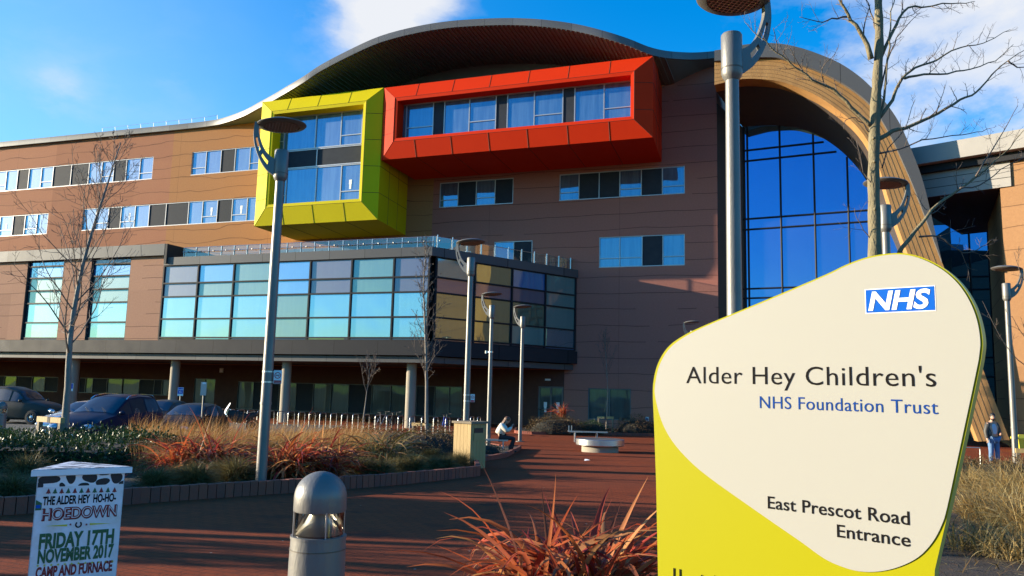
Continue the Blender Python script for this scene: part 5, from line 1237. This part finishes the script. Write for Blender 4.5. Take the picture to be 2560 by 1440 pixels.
    mb.box(x0 - .06, x0 + .012, -.45, .45, zg - .07, zg + .05, M['black'])
    for k in (-.03, .005, .04): mb.box(x0 - .05, x0 + .018, -.44, .44, zg + k - .008, zg + k + .004, M['chrome'])
    mb.build('grille', t); mb = MB(); mb.box(x0 - .04, x0 + .02, -.26, .26, zg - .20, zg - .09, M['plate']); mb.build('number_plate', t)
    # wipers and seams
    mb = MB()
    for sy in (-.1, .5):
        h = sec(ws[0]); h2 = sec(ws[0] - .25); mb.tube([(ws[0] + .03, sy, h[9][1] + .02), (ws[0] - .22, sy - .32, h2[9][1] + .03)], .008, M['black'], 4)
    mb.build('wiper', t); return t
MPV = [(2.22, .34, .58, .62, .55, .46), (2.12, .26, .70, .75, .74, .62), (1.9, .22, .82, .87, .84, .72), (1.45, .2, .93, .985, .885, .78), (1.0, .2, .99, 1.06, .90, .76), (.05, .2, 1.0, 1.58, .91, .64), (-.7, .2, 1.02, 1.66, .91, .64), (-1.6, .2, 1.04, 1.62, .90, .62), (-1.95, .22, 1.03, 1.5, .88, .62), (-2.15, .24, .98, 1.12, .84, .68), (-2.25, .34, .7, .74, .74, .6)]
HATCH = [(2.0, .34, .55, .59, .55, .46), (1.92, .26, .66, .71, .72, .62), (1.6, .2, .8, .86, .82, .72), (1.1, .2, .90, .96, .85, .74), (.75, .2, .93, 1.0, .86, .72), (-.05, .2, .95, 1.38, .86, .60), (-.8, .2, .97, 1.44, .86, .60), (-1.5, .2, .98, 1.36, .85, .58), (-1.85, .24, .92, 1.02, .80, .66), (-2.0, .34, .7, .74, .72, .6)]
CAB = [(2.29, .34, .62, .66, .52, .44), (2.2, .26, .78, .84, .66, .56), (1.9, .22, .92, .99, .76, .66), (1.4, .2, 1.02, 1.10, .83, .72), (.95, .2, 1.06, 1.14, .87, .72), (.45, .2, 1.08, 1.62, .88, .62), (-.3, .2, 1.08, 1.82, .88, .64), (-1.2, .2, 1.08, 1.80, .88, .64), (-1.9, .22, 1.05, 1.58, .86, .62), (-2.2, .25, .98, 1.14, .80, .64), (-2.29, .34, .7, .76, .70, .58)]
CP = 'cars parked in front of the podium'
def CL(x, y): return Vector((x, y, gz(y) + .006))
car('people_carrier', 'dark navy people carrier facing the camera behind the evergreen hedge', 'car', CL(-13.85, 28.0), R_(-95), MPV, M['navy'], [(.62, .06), (.0, -.85), (-.93, -1.75)], (1.0, .08), [(1.38, .86), (-1.35, .86)], .32, .52, True, (.17, .115), CP)
car('taxi', 'dark grey-brown cab seen from the side at the far left', 'car', CL(-25.0, 41.2), R_(-9), CAB, M['cabblack'], [(.72, .15), (.05, -.75), (-.85, -1.75)], (.92, .42), [(1.45, .84), (-1.5, .84)], .34, .6, False, (.10, .10), CP)
car('hatchback', 'silver white car mostly hidden behind the navy people carrier', 'car', CL(-16.7, 31.8), R_(-93), HATCH, M['silver'], [(.45, -.05), (-.12, -.85), (-.92, -1.45)], (.76, -.02), [(1.25, .80), (-1.25, .80)], .30, .48, False, (.14, .09), CP)
car('hatchback', 'dark hatchback right of the navy people carrier behind the golden grass', 'car', CL(-12.35, 31.3), R_(-91), HATCH, M['darkcar'], [(.45, -.05), (-.12, -.85), (-.92, -1.45)], (.76, -.02), [(1.25, .80), (-1.25, .80)], .30, .48, False, (.14, .09), CP)
car('hatchback', 'black car glimpsed between the navy people carrier and the dark hatchback', 'car', CL(-15.6, 36.0), R_(-91), HATCH, M['cabblack'], [(.45, -.05), (-.12, -.85), (-.92, -1.45)], (.76, -.02), [(1.25, .80), (-1.25, .80)], .30, .48, False, (.14, .09), CP)

def ring_wheel(mb, c, r, tr, m, axis='Y', n=20):
    P = [Vector((c[0] + r * math.cos(2 * math.pi * k / n), c[1], c[2] + r * math.sin(2 * math.pi * k / n))) for k in range(n + 1)]; mb.tube(P, tr, m, 6, False)
mk = thing('motorcycle', 'dark motorcycle with pale windshield by the cycle stands', 'motorcycle', gx(612, 38.8), R_(-152))
for x in (-.68, .68):
    mb = MB(); ring_wheel(mb, (x, 0, .30), .26, .06, M['rubber']); w = mb.build('wheel', mk, 60)
    mb = MB(); mb.lathe([(.17, -.02), (.17, .02)], M['darkcar'], 16, M=Matrix.Translation((x, 0, .30)) @ Matrix.Rotation(R_(90), 4, 'X')); mb.build('rim', w, 30)
mb = MB(); mb.loft([[(x, y * w_, z0 + (z1 - z0) * f) for y, f in ((-.5, 0), (.5, 0), (1, .5), (.5, 1), (-.5, 1), (-1, .5))] for x, w_, z0, z1 in ((.5, .10, .75, .95), (.25, .17, .45, 1.02), (-.1, .17, .38, .95), (-.4, .15, .5, .84), (-.9, .1, .72, .92), (-1.0, .05, .8, .9))], M['black']); mb.build('body', mk, 50)
mb = MB(); mb.loft([[(x, y * .15, z + abs(y) * -.02) for y in (-1, -.5, 0, .5, 1)] for x, z in ((.15, .96), (-.2, .88), (-.55, .92), (-.8, .97))], M['rubber'], False); mb.build('saddle', mk, 60)
mb = MB(); mb.loft([[(x, y * w_, z - y * y * .05) for y in (-1, -.5, 0, .5, 1)] for x, w_, z in ((.62, .2, .85), (.58, .22, 1.05), (.46, .2, 1.25), (.40, .12, 1.36))], M['white'], False); mb.build('windshield', mk, 60)
mb = MB(); mb.tube([(.40, -.36, 1.02), (.46, -.15, 1.08), (.46, .15, 1.08), (.40, .36, 1.02)], .018, M['chrome'], 6); mb.tube([(.48, .06, 1.0), (.68, .07, .3)], .03, M['chrome'], 6); mb.tube([(.48, -.06, 1.0), (.68, -.07, .3)], .03, M['chrome'], 6); mb.build('handlebar', mk)

# ------------------------------------------------------------------ cycle stands and cycles
mb = MB(); w2, h2, rc = .36, .78, .12
P = [(0, -w2, -.05), (0, -w2, h2 - rc)] + [(0, -w2 + rc - rc * math.cos(a), h2 - rc + rc * math.sin(a)) for a in np.linspace(.3, math.pi / 2, 4)] + [(0, w2 - rc + rc * math.sin(a), h2 - rc + rc * math.cos(a)) for a in np.linspace(0, math.pi / 2, 5)] + [(0, w2, -.05)]
mb.tube(P, .022, M['steel'], 8); st0 = mb.build('cycle_stand', None, 60)
s_a = bW(553, 1040, 12.2)[0]; s_b = bW(1150, 1050, 12.2)[0]; NS = 23; used = 0
def fac(s, o, z=0.0): return P0 + U_ * s + N_ * o + Vector((0, 0, z))
for i in range(NS):
    s = s_a + (s_b - s_a) * i / (NS - 1); o = st0 if i == 0 else st0.copy()
    if i: COL.objects.link(o)
    o.location = fac(s, 12.2); o.rotation_euler = (0, 0, -(math.pi / 2 - WA) + R_(6))
    tag(o, f'steel hoop cycle stand, {ORD[i]} from the left in the row before the podium', 'cycle stand', 'steel cycle stands')
for i, px in enumerate((1190, 1207)):
    o = st0.copy(); COL.objects.link(o); o.location = gx(px, 44.5); o.rotation_euler = (0, 0, R_(-12)); tag(o, f'steel hoop cycle stand on its own between the lamp posts, {ORD[i]} of two', 'cycle stand', 'steel cycle stands')
def bicycle(label, loc, rz, m):
    t = thing('bicycle', label, 'bicycle', loc, rz, 'bicycles locked to the stands')
    for x in (-.52, .52):
        mb = MB(); ring_wheel(mb, (x, 0, .34), .325, .016, M['rubber'], n=24)
        for k in range(9): a = k * 2 * math.pi / 9; mb.tube([(x, 0, .34), (x + .31 * math.cos(a), 0, .34 + .31 * math.sin(a))], .003, M['steel'], 3)
        mb.build('wheel', t)
    mb = MB(); bb, sd_, hd, rw, fw = (-.08, 0, .28), (-.2, 0, .82), (.34, 0, .78), (-.52, 0, .34), (.52, 0, .34)
    for a, b in ((bb, sd_), (bb, hd), (sd_, hd), (bb, rw), ((-.19, 0, .76), rw), (hd, fw)): mb.tube([a, b], .018, m, 6)
    mb.build('frame', t); mb = MB(); mb.loft([[(x, -w_, .90), (x, w_, .90), (x, w_, .94), (x, -w_, .94)] for x, w_ in ((-.34, .09), (-.2, .06), (-.05, .02))], M['rubber']); mb.tube([sd_, (-.215, 0, .90)], .014, M['steel'], 6); mb.build('saddle', t)
    mb = MB(); mb.tube([(.30, -.28, .98), (.38, -.1, .96), (.38, .1, .96), (.30, .28, .98)], .014, M['black'], 6); mb.tube([(.34, 0, .78), (.38, 0, .96)], .014, M['black'], 6); mb.build('handlebar', t); return t
bicycle('dark bicycle locked at the stands behind the green flax', fac(bW(985, 1050, 12.2)[0], 12.2), R_(75), M['darkcar'])
bicycle('blue bicycle at the stands right of the podium corner tree', fac(bW(1112, 1050, 12.2)[0], 12.2), R_(80), M['signblue'])
bicycle('grey bicycle at the stands left of the last podium column', fac(bW(955, 1050, 12.2)[0], 12.2), R_(68), M['frame'])

# ------------------------------------------------------------------ small signs on posts
def post_sign(label, px, py, Y, w, h, kind, group='parking signs on posts'):
    c = at(px, py, Y); t = thing('post_sign', label, 'sign', (c.x, c.y, gz(Y)), 0, group); zc = c.z - gz(Y)
    mb = MB(); mb.lathe([(.03, -.1), (.03, zc + h * .3)], M['lamp'], 10); mb.build('post', t)
    mb = MB(); mb.box(-w / 2, w / 2, -.045, -.032, zc - h / 2, zc + h / 2, M['frame'] if kind == 'back' else M['white'])
    if kind == 'blue':
        mb.box(-w / 2 + .012, w / 2 - .012, -.0465, -.045, zc - h * .26, zc + h / 2 - .012, M['signblue'])
        f = lambda u, v, d: (u, -.048, v)
        put_text(mb, 'Drop Off', f, -w * .40, w * .40, zc + h * .18, h * .15, M['white'], .03); put_text(mb, 'Only', f, -w * .24, w * .24, zc - h * .12, h * .15, M['white'], .03)
    if kind == 'blank': mb.box(-w / 2 + .012, w / 2 - .012, -.0465, -.045, zc - h * .20, zc + h / 2 - .012, M['signblue'])
    if kind == 'back': mb.box(-.05, .08, -.06, -.046, zc + h * .35, zc + h * .5, M['white'])
    mb.build('plate', t); return t
post_sign('blue and white drop off sign by the second podium column', 452, 979, 38.5, .27, .40, 'blue')
post_sign('small blue sign half hidden behind the slim left tree', 179, 968, 36.0, .18, .34, 'blank')
post_sign('grey back of a sign on a dark post before the glass door', 510, 972, 30.5, .22, .50, 'back')

# ------------------------------------------------------------------ timber bin, benches, round seat
p = at(1174, 1186, 19.4); zb_ = gz(19.4)
tb_ = thing('litter_bin', 'square timber clad litter bin at the corner of the planting bed', 'litter bin', (p.x, p.y, zb_), R_(51))
w, h = .56, 1.06
# near corner of the box stands at the origin; faces run back to the left and to the right
mb = MB(); mb.box(.02, w - .02, .02, w - .02, -.1, h, M['black']); 
nb_ = 5
for i in range(nb_):
    a = i * w / nb_ + .003; b = (i + 1) * w / nb_ - .003
    mb.box(-.001, .018, a, b, -.1, h, M['woodpale']); mb.box(w - .018, w + .001, a, b, -.1, h, M['woodpale']); mb.box(a, b, w - .018, w + .001, -.1, h, M['woodpale']); mb.box(a, b, -.001, .018, -.1, h, M['woodpale'])
mb.build('boards', tb_); mb = MB(); mb.box(-.04, w + .04, -.04, w + .04, h + .001, h + .055, M['woodgrey']); mb.build('lid', tb_)
mb = MB(); mb.box(.12, w - .12, -.012, -.002, h - .22, h - .10, M['black']); mb.build('opening', tb_); mb = MB(); mb.box(.10, w - .10, -.02, -.003, h - .40, h - .2205, M['woodpale']); mb.build('flap', tb_)
def bench(name, label, loc, L, D, h, legs, rz=0, arms=False):
    t = thing(name, label, 'bench', loc, rz); mb = MB()
    n = 6
    for i in range(n): y0 = -D / 2 + i * D / n; mb.box(-L / 2, L / 2, y0 + .006, y0 + D / n - .006, h - .035, h, M['steel'])
    mb.box(-L / 2 + .02, L / 2 - .02, -D / 2 - .004, -D / 2 + .02, h - .05, h - .003, M['steel']); mb.build('seat', t)
    for x in legs: mb = MB(); mb.box(x - .025, x + .025, -D / 2 + .05, D / 2 - .05, -.05, h - .036, M['steel']); mb.build('leg', t)
    if arms:
        mb = MB()
        for x in (-L / 2 + .04, -L / 2 + .16): mb.box(x - .02, x + .02, -.03, .03, h, h + .24, M['steel'])
        mb.build('armrest', t)
    return t
bq = gx(1243, 28.2); bench('metal_bench', 'slatted metal bench with the seated woman', bq, 1.05, .46, .47, (-.35, .35))
bench('metal_bench', 'long metal bench with end posts behind the round drum bench', gx(1475, 37.0), 1.8, .5, .50, (-.58, .42), 0, True)
q = gx(1506, 31.2); rs = thing('round_bench', 'round steel rimmed bench on a pale stone drum', 'bench', q)
mb = MB(); mb.lathe([(.71, -.05), (.71, .22), (.69, .245)], M['concrete'], 40); mb.build('drum', rs, 35)
mb = MB(); mb.lathe([(.60, .246), (.90, .25), (.93, .28), (.93, .485), (.915, .50), (.001, .505)], M['steel'], 48); mb.build('rim_disc', rs, 35)
gb_ = thing('grit_bin', 'mustard yellow grit bin at the right edge by the wing', 'grit bin', gx(2556, 38.9), R_(-8))
mb = MB(); mb.loft([[(-.5 * a, -.35 * a, z), (.5 * a, -.35 * a, z), (.5 * a, .35 * a, z), (-.5 * a, .35 * a, z)] for a, z in ((.84, 0), (.98, .55))], M['pyel']); mb.build('tub', gb_)
mb = MB(); mb.loft([[(-.5 * a, -.36 * a, z), (.5 * a, -.36 * a, z), (.5 * a, .36 * a, z), (-.5 * a, .36 * a, z)] for a, z in ((1.06, .551), (1.06, .62), (.9, .76))], M['pyel']); mb.build('lid', gb_)
q = G(1468, 1152); mb = MB(); mb.add([Vector((-.09, -.05, .004)), Vector((.08, -.06, .03)), Vector((.10, .05, .004)), Vector((-.07, .06, .045)), Vector((0, 0, .05))], [(0, 1, 4), (1, 2, 4), (2, 3, 4), (3, 0, 4)], M['paper']); tag(mb.build('paper_scrap', None, None, q), 'scrap of white paper lying on the red paving', 'litter')
q = G(2340, 1165)
hb = thing('hoop_barrier', 'thin steel hoop barrier before the man', 'barrier', gx(2400, 26.8)); mb = MB(); mb.tube([(-.55, 0, -.05), (-.55, 0, .62), (.55, 0, .62), (.55, 0, -.05)], .02, M['steel'], 6); mb.build('hoop', hb)

# ------------------------------------------------------------------ people
M['skin'] = mat('skin', (.42, .24, .16), .5); M['hairblack'] = mat('black_hair', (.012, .010, .009), .6); M['hairbrown'] = mat('brown_hair', (.10, .045, .02), .55)
M['jacket'] = mat('dark_jacket', (.035, .032, .028), .6, 0, (.055, .05, .042), 9.0); M['tee'] = mat('pale_blue_shirt', (.38, .46, .56), .8); M['jeans'] = mat('blue_jeans', (.06, .13, .26), .85, 0, (.12, .21, .36), 6.0); M['shoe'] = mat('dark_shoe', (.03, .028, .026), .6)
M['puffer'] = mat('cream_jacket', (.66, .60, .50), .7, 0, (.55, .49, .40), 9.0); M['trouser'] = mat('black_trousers', (.016, .015, .017), .8)
def skinmesh(name, J, E, m, parent, lev=2):
    names = list(J); me = bpy.data.meshes.new(name); me.from_pydata([J[k][:3] for k in names], [(names.index(a), names.index(b)) for a, b in E], [])
    o = bpy.data.objects.new(name, me); COL.objects.link(o); o.modifiers.new('s', 'SKIN'); sm = o.modifiers.new('d', 'SUBSURF'); sm.levels = lev; sm.render_levels = lev
    if not me.skin_vertices: me.attributes
    for i, k in enumerate(names):
        r = J[k][3]; r = r if isinstance(r, tuple) else (r, r); me.skin_vertices[0].data[i].radius = r; me.skin_vertices[0].data[i].use_root = i == 0
    bpy.context.view_layer.update(); nm = bpy.data.meshes.new_from_object(o.evaluated_get(bpy.context.evaluated_depsgraph_get())); bpy.data.objects.remove(o)
    nm.materials.clear(); nm.materials.append(m); nm.polygons.foreach_set('material_index', [0] * len(nm.polygons)); nm.polygons.foreach_set('use_smooth', [True] * len(nm.polygons))
    ob = bpy.data.objects.new(name, nm); COL.objects.link(ob); ob.parent = parent; return ob
def chain(*k): return list(zip(k[:-1], k[1:]))
def hand(J, E, w, px_, d, side, curl, pre):
    """palm and five fingers from wrist w along d; px_ = across the palm towards the thumb."""
    w = Vector(w); d = Vector(d).normalized(); a = Vector(px_).normalized(); n = d.cross(a) * side
    pm = w + d * .05; J[pre + 'palm'] = tuple(pm) + ((.036, .018),); E.append((side_w[pre], pre + 'palm'))
    for i, (o, L) in enumerate(((.030, .068), (.010, .078), (-.010, .072), (-.029, .056))):
        b = pm + d * .035 + a * o; c = b + (d * math.cos(curl * .6) + n * math.sin(curl * .6)) * L * .5; e = c + (d * math.cos(curl * 1.6) + n * math.sin(curl * 1.6)) * L * .5
        for nm_, q, r in ((f'{pre}f{i}a', b, .010), (f'{pre}f{i}b', c, .009), (f'{pre}f{i}c', e, .007)): J[nm_] = tuple(q) + (r,)
        E += [(pre + 'palm', f'{pre}f{i}a')] + chain(f'{pre}f{i}a', f'{pre}f{i}b', f'{pre}f{i}c')
    b = pm + a * .034 - d * .008; c = b + (d * .7 + a * .55 + n * .3).normalized() * .04; J[pre + 'ta'] = tuple(b) + (.012,); J[pre + 'tb'] = tuple(c) + (.009,); E += [(pre + 'palm', pre + 'ta'), (pre + 'ta', pre + 'tb')]
def face(parent, hc, f, up_, s=1.0, beard=False):
    """head surface with brow, nose, mouth, ears; f = facing direction, up_ = crown direction."""
    f, up_ = Vector(f).normalized(), Vector(up_).normalized(); f = (f - up_ * f.dot(up_)).normalized(); r = f.cross(up_)
    B = Matrix((r, f, up_)).transposed().to_4x4(); B.translation = hc
    mb = MB(); rings = []
    for z, wx, wf, wb in ((-.125, .03, .055, .02), (-.115, .048, .082, .035), (-.085, .060, .090, .06), (-.05, .068, .092, .083), (0, .075, .094, .096), (.045, .074, .092, .10), (.085, .062, .075, .088), (.112, .036, .042, .055), (.121, .004, .005, .005)):
        rings.append([B @ Vector((wx * math.cos(a) * s, (wf if math.sin(a) > 0 else wb) * math.sin(a) * s, z * s)) for a in np.linspace(0, 2 * math.pi, 21)[:-1]])
    mb.loft(rings, M['skin'])
    mb.loft([[B @ Vector((x * s, y * s, z * s)) for x, y, z in q] for q in ([(-.006, .09, .012), (.006, .09, .012), (.006, .098, .01), (-.006, .098, .01)], [(-.015, .088, -.03), (.015, .088, -.03), (.012, .116, -.026), (-.012, .116, -.026)], [(-.010, .088, -.04), (.010, .088, -.04), (.006, .10, -.038), (-.006, .10, -.038)])], M['skin'])
    for sx in (-1, 1): mb.lathe([(.001, -.008), (.02, -.006), (.024, .004), (.001, .008)], M['skin'], 10, M=B @ Matrix.Translation((sx * .077 * s, -.008, -.005)) @ Matrix.Rotation(R_(90), 4, 'Y') @ Matrix.Diagonal((1.3, .8, 1, 1)))
    h = mb.build('head', parent, 60); mb = MB()
    for sx in (-1, 1):
        mb.lathe([(.001, -.004), (.011, 0), (.001, .004)], M['white'], 10, M=B @ Matrix.Translation((sx * .03 * s, .089 * s, .006 * s)) @ Matrix.Rotation(R_(90), 4, 'X')); mb.lathe([(.001, -.004), (.0055, 0), (.001, .004)], M['black'], 8, M=B @ Matrix.Translation((sx * .03 * s, .0905 * s, .006 * s)) @ Matrix.Rotation(R_(90), 4, 'X'))
        mb.tube([B @ Vector((sx * .014 * s, .096 * s, .024 * s)), B @ Vector((sx * .045 * s, .086 * s, .026 * s))], .005, M['hairblack'], 5)
    mb.tube([B @ Vector((x * s, (.094 - x * x * 8) * s, -.07 * s)) for x in (-.024, -.01, .01, .024)], .005, M['pred'], 5); mb.build('features', h)
    return B
# the standing man
mq = gx(2475, 28.4); man = thing('person', 'bearded man in open dark jacket, pale blue top and jeans standing at the right', 'person', mq, R_(10))
J = dict(pel=(0, 0, .95, (.15, .11)), sp=(0, .0, 1.12, (.15, .11)), ch=(0, .01, 1.32, (.17, .12)), nk0=(0, .01, 1.47, (.08, .075)), nk=(0, -.005, 1.55, .055), hd=(0, -.02, 1.63, .06),
 shl=(-.19, .01, 1.41, .075), ell=(-.27, .02, 1.14, .05), wrl=(-.27, -.05, .90, .035), shr=(.19, .01, 1.41, .075), elr=(.27, .03, 1.15, .05), wrr=(.17, -.17, 1.07, .035),
 hl=(-.10, 0, .90, .10), kl=(-.115, -.02, .50, .062), al=(-.12, .02, .09, .045), tl=(-.14, -.14, .035, .038), hr=(.10, 0, .90, .10), kr=(.12, -.03, .50, .062), ar=(.14, .01, .09, .045), tr=(.17, -.15, .035, .038))
E = chain('pel', 'sp', 'ch', 'nk0', 'nk', 'hd') + chain('ch', 'shl', 'ell', 'wrl') + chain('ch', 'shr', 'elr', 'wrr') + chain('pel', 'hl', 'kl', 'al', 'tl') + chain('pel', 'hr', 'kr', 'ar', 'tr')
side_w = {'L': 'wrl', 'R': 'wrr'}
hand(J, E, J['wrl'][:3], (0, -1, -.1), (0, -.12, -1), 1, .6, 'L'); hand(J, E, J['wrr'][:3], (.1, -.2, 1), (-.75, -.45, .1), -1, .9, 'R')
skinmesh('body', J, E, M['skin'], man)
def grow(keys, extra, over={}): return {k: tuple(over.get(k, J[k])[:3]) + ((tuple(x + extra for x in J[k][3]) if isinstance(J[k][3], tuple) else J[k][3] + extra),) for k in keys}
skinmesh('jeans', grow(('pel', 'hl', 'kl', 'al', 'hr', 'kr', 'ar'), .022), chain('pel', 'hl', 'kl', 'al') + chain('pel', 'hr', 'kr', 'ar'), M['jeans'], man)
K_ = grow(('pel', 'sp', 'ch', 'nk0'), .012); K_['pel'] = (0, 0, 1.0, (.155, .115)); skinmesh('shirt', K_, chain('pel', 'sp', 'ch', 'nk0'), M['tee'], man)
K_ = grow(('ch', 'shl', 'ell', 'wrl'), .03); K_['ch'] = (-.11, .05, 1.33, (.10, .13)); K_['a'] = (-.12, .03, 1.12, (.09, .15)); K_['b'] = (-.125, .02, .93, (.09, .15)); K_['wrl'] = J['wrl'][:3] + (.048,)
skinmesh('jacket', K_, chain('ch', 'shl', 'ell', 'wrl') + chain('ch', 'a', 'b'), M['jacket'], man)
K_ = grow(('ch', 'shr', 'elr', 'wrr'), .03); K_['ch'] = (.11, .05, 1.33, (.10, .13)); K_['a'] = (.13, .03, 1.12, (.09, .15)); K_['b'] = (.14, .02, .95, (.09, .15)); K_['wrr'] = J['wrr'][:3] + (.048,)
skinmesh('jacket', K_, chain('ch', 'shr', 'elr', 'wrr') + chain('ch', 'a', 'b'), M['jacket'], man)
B = face(man, Vector((0, -.03, 1.665)), (-.45, -1, -.2), (-.03, -.12, 1))
mb = MB(); mb.lathe([(.086 * math.cos(a) + .002, .10 * math.sin(a)) for a in np.linspace(-.35, 1.55, 9)], M['hairblack'], 18, M=B @ Matrix.Translation((0, -.018, .045)) @ Matrix.Diagonal((1, 1.2, 1, 1))); hr_ = mb.build('hair', man, 60)
mb = MB(); mb.loft([[B @ Vector((.068 * math.cos(a) * k, .092 * math.sin(a) * k2 + .004, z)) for a in np.linspace(.15, math.pi - .15, 9)] for z, k, k2 in ((-.05, 1.03, 1.0), (-.085, .95, 1.02), (-.115, .75, .95), (-.13, .4, .6))], M['hairblack'], False, False); mb.build('beard', man, 60)
mb = MB(); mb.tube([(-.17, 0, .985), (-.1, -.125, .975), (.1, -.125, .975), (.17, 0, .985)], .016, M['black'], 6); mb.build('belt', man)
for sx, k in ((-1, 'l'), (1, 'r')):
    a, b = J['a' + k], J['t' + k]; skinmesh('shoe', dict(h=(a[0], a[1] + .03, .045, .05), m=((a[0] + b[0]) / 2, (a[1] + b[1]) / 2, .042, .052), t=(b[0], b[1] - .04, .035, .04)), chain('h', 'm', 't'), M['shoe'], man)

# the seated woman, turned to the right, a phone held to her face
wq = gx(1258, 28.2); wom = thing('person', 'woman in cream jacket sitting on the metal bench bent over her phone', 'person', wq, 0)
J = dict(pel=(0, 0, .575, (.14, .13)), sp=(.03, 0, .74, (.13, .14)), ch=(.09, 0, .93, (.13, .15)), nk0=(.15, 0, 1.06, .07), nk=(.18, 0, 1.12, .05), hd=(.22, 0, 1.18, .055),
 shl=(.10, .17, 1.00, .065), ell=(.24, .22, .80, .045), wrl=(.40, .10, .93, .032), shr=(.10, -.17, 1.00, .065), elr=(.26, -.21, .80, .045), wrr=(.40, -.09, .96, .032),
 hl=(.08, .09, .56, .09), kl=(.47, .10, .52, .062), al=(.40, .10, .10, .042), tl=(.54, .11, .035, .035), hr=(.08, -.09, .56, .09), kr=(.50, -.09, .54, .062), ar=(.34, -.10, .12, .042), tr=(.47, -.11, .035, .035))
E = chain('pel', 'sp', 'ch', 'nk0', 'nk', 'hd') + chain('ch', 'shl', 'ell', 'wrl') + chain('ch', 'shr', 'elr', 'wrr') + chain('pel', 'hl', 'kl', 'al', 'tl') + chain('pel', 'hr', 'kr', 'ar', 'tr')
hand(J, E, J['wrl'][:3], (0, 0, 1), (.2, -.5, .6), -1, .9, 'L'); hand(J, E, J['wrr'][:3], (0, 0, 1), (.2, .5, .6), 1, .9, 'R')
skinmesh('body', J, E, M['skin'], wom)
skinmesh('trousers', grow(('pel', 'hl', 'kl', 'al', 'hr', 'kr', 'ar'), .02), chain('pel', 'hl', 'kl', 'al') + chain('pel', 'hr', 'kr', 'ar'), M['trouser'], wom)
K_ = grow(('pel', 'sp', 'ch', 'nk0', 'shl', 'ell', 'wrl', 'shr', 'elr', 'wrr'), .05); K_['pel'] = (0, 0, .66, (.175, .17)); K_['wrl'] = J['wrl'][:3] + (.045,); K_['wrr'] = J['wrr'][:3] + (.045,)
skinmesh('jacket', K_, chain('pel', 'sp', 'ch', 'nk0') + chain('ch', 'shl', 'ell', 'wrl') + chain('ch', 'shr', 'elr', 'wrr'), M['puffer'], wom)
B = face(wom, Vector((.25, 0, 1.21)), (1, -.1, -.55), (.5, 0, .86))
mb = MB(); mb.lathe([(.088 * math.cos(a) + .002, .105 * math.sin(a)) for a in np.linspace(-.5, 1.55, 9)], M['hairbrown'], 18, M=B @ Matrix.Translation((0, -.022, .035)) @ Matrix.Diagonal((1.05, 1.2, 1, 1)))
mb.loft([[B @ Vector((x * k, y, z)) for x, y in ((-.07, -.05), (0, -.12), (.07, -.05), (.05, -.02), (-.05, -.02))] for z, k in ((.02, 1.1), (-.1, 1.25), (-.2, 1.1), (-.27, .5))], M['hairbrown']); mb.build('hair', wom, 60)
mb = MB(); mb.box(-.035, .035, -.005, .005, -.07, .07, M['black'], Matrix.Translation((.475, .005, 1.02)) @ Matrix.Rotation(R_(70), 4, 'Z') @ Matrix.Rotation(R_(-20), 4, 'X')); tag(mb.build('phone', None, None, None), 'black phone held up by the seated woman', 'phone'); COL.objects['phone'].location = wq + Vector((0, 0, .02)); COL.objects['phone'].scale = (1.06, 1.06, .92); wom.scale = (1.06, 1.06, .92); wom.location = wq + Vector((0, 0, .02))
for k in 'lr':
    a, b = J['a' + k], J['t' + k]; skinmesh('shoe', dict(h=(a[0] - .03, a[1], .05, .045), m=((a[0] + b[0]) / 2, a[1], .042, .048), t=(b[0] + .04, b[1], .035, .038)), chain('h', 'm', 't'), M['trouser'], wom)

# across the road, behind the photographer: the low brick houses with green roofs mirrored in the glazing
M['greenroof'] = mat('green_roof_sheet', (.02, .10, .07), .5); M['brickred'] = mat('red_brick', (.28, .11, .07), .85)
for i, (x, y, L, hgt, rz, lb) in enumerate([(-70, -28, 30, 6.0, 38, 'low brick hall with green pitched roof behind the photographer'), (-38, -52, 24, 5.0, 38, 'smaller brick hall with green roof farther along the road')]):
    t = thing('brick_hall', lb, 'building', (x, y, .7), R_(rz), 'brick halls across the road'); mb = MB(); mb.box(-L / 2, L / 2, -6, 6, -.5, hgt, M['brickred']); mb.build('wall', t)
    mb = MB(); mb.loft([[(s, -6.6, hgt + .01), (s, 6.6, hgt + .01), (s, 0, hgt + 3.2)] for s in (-L / 2 - .5, L / 2 + .5)], M['greenroof']); mb.build('roof', t)
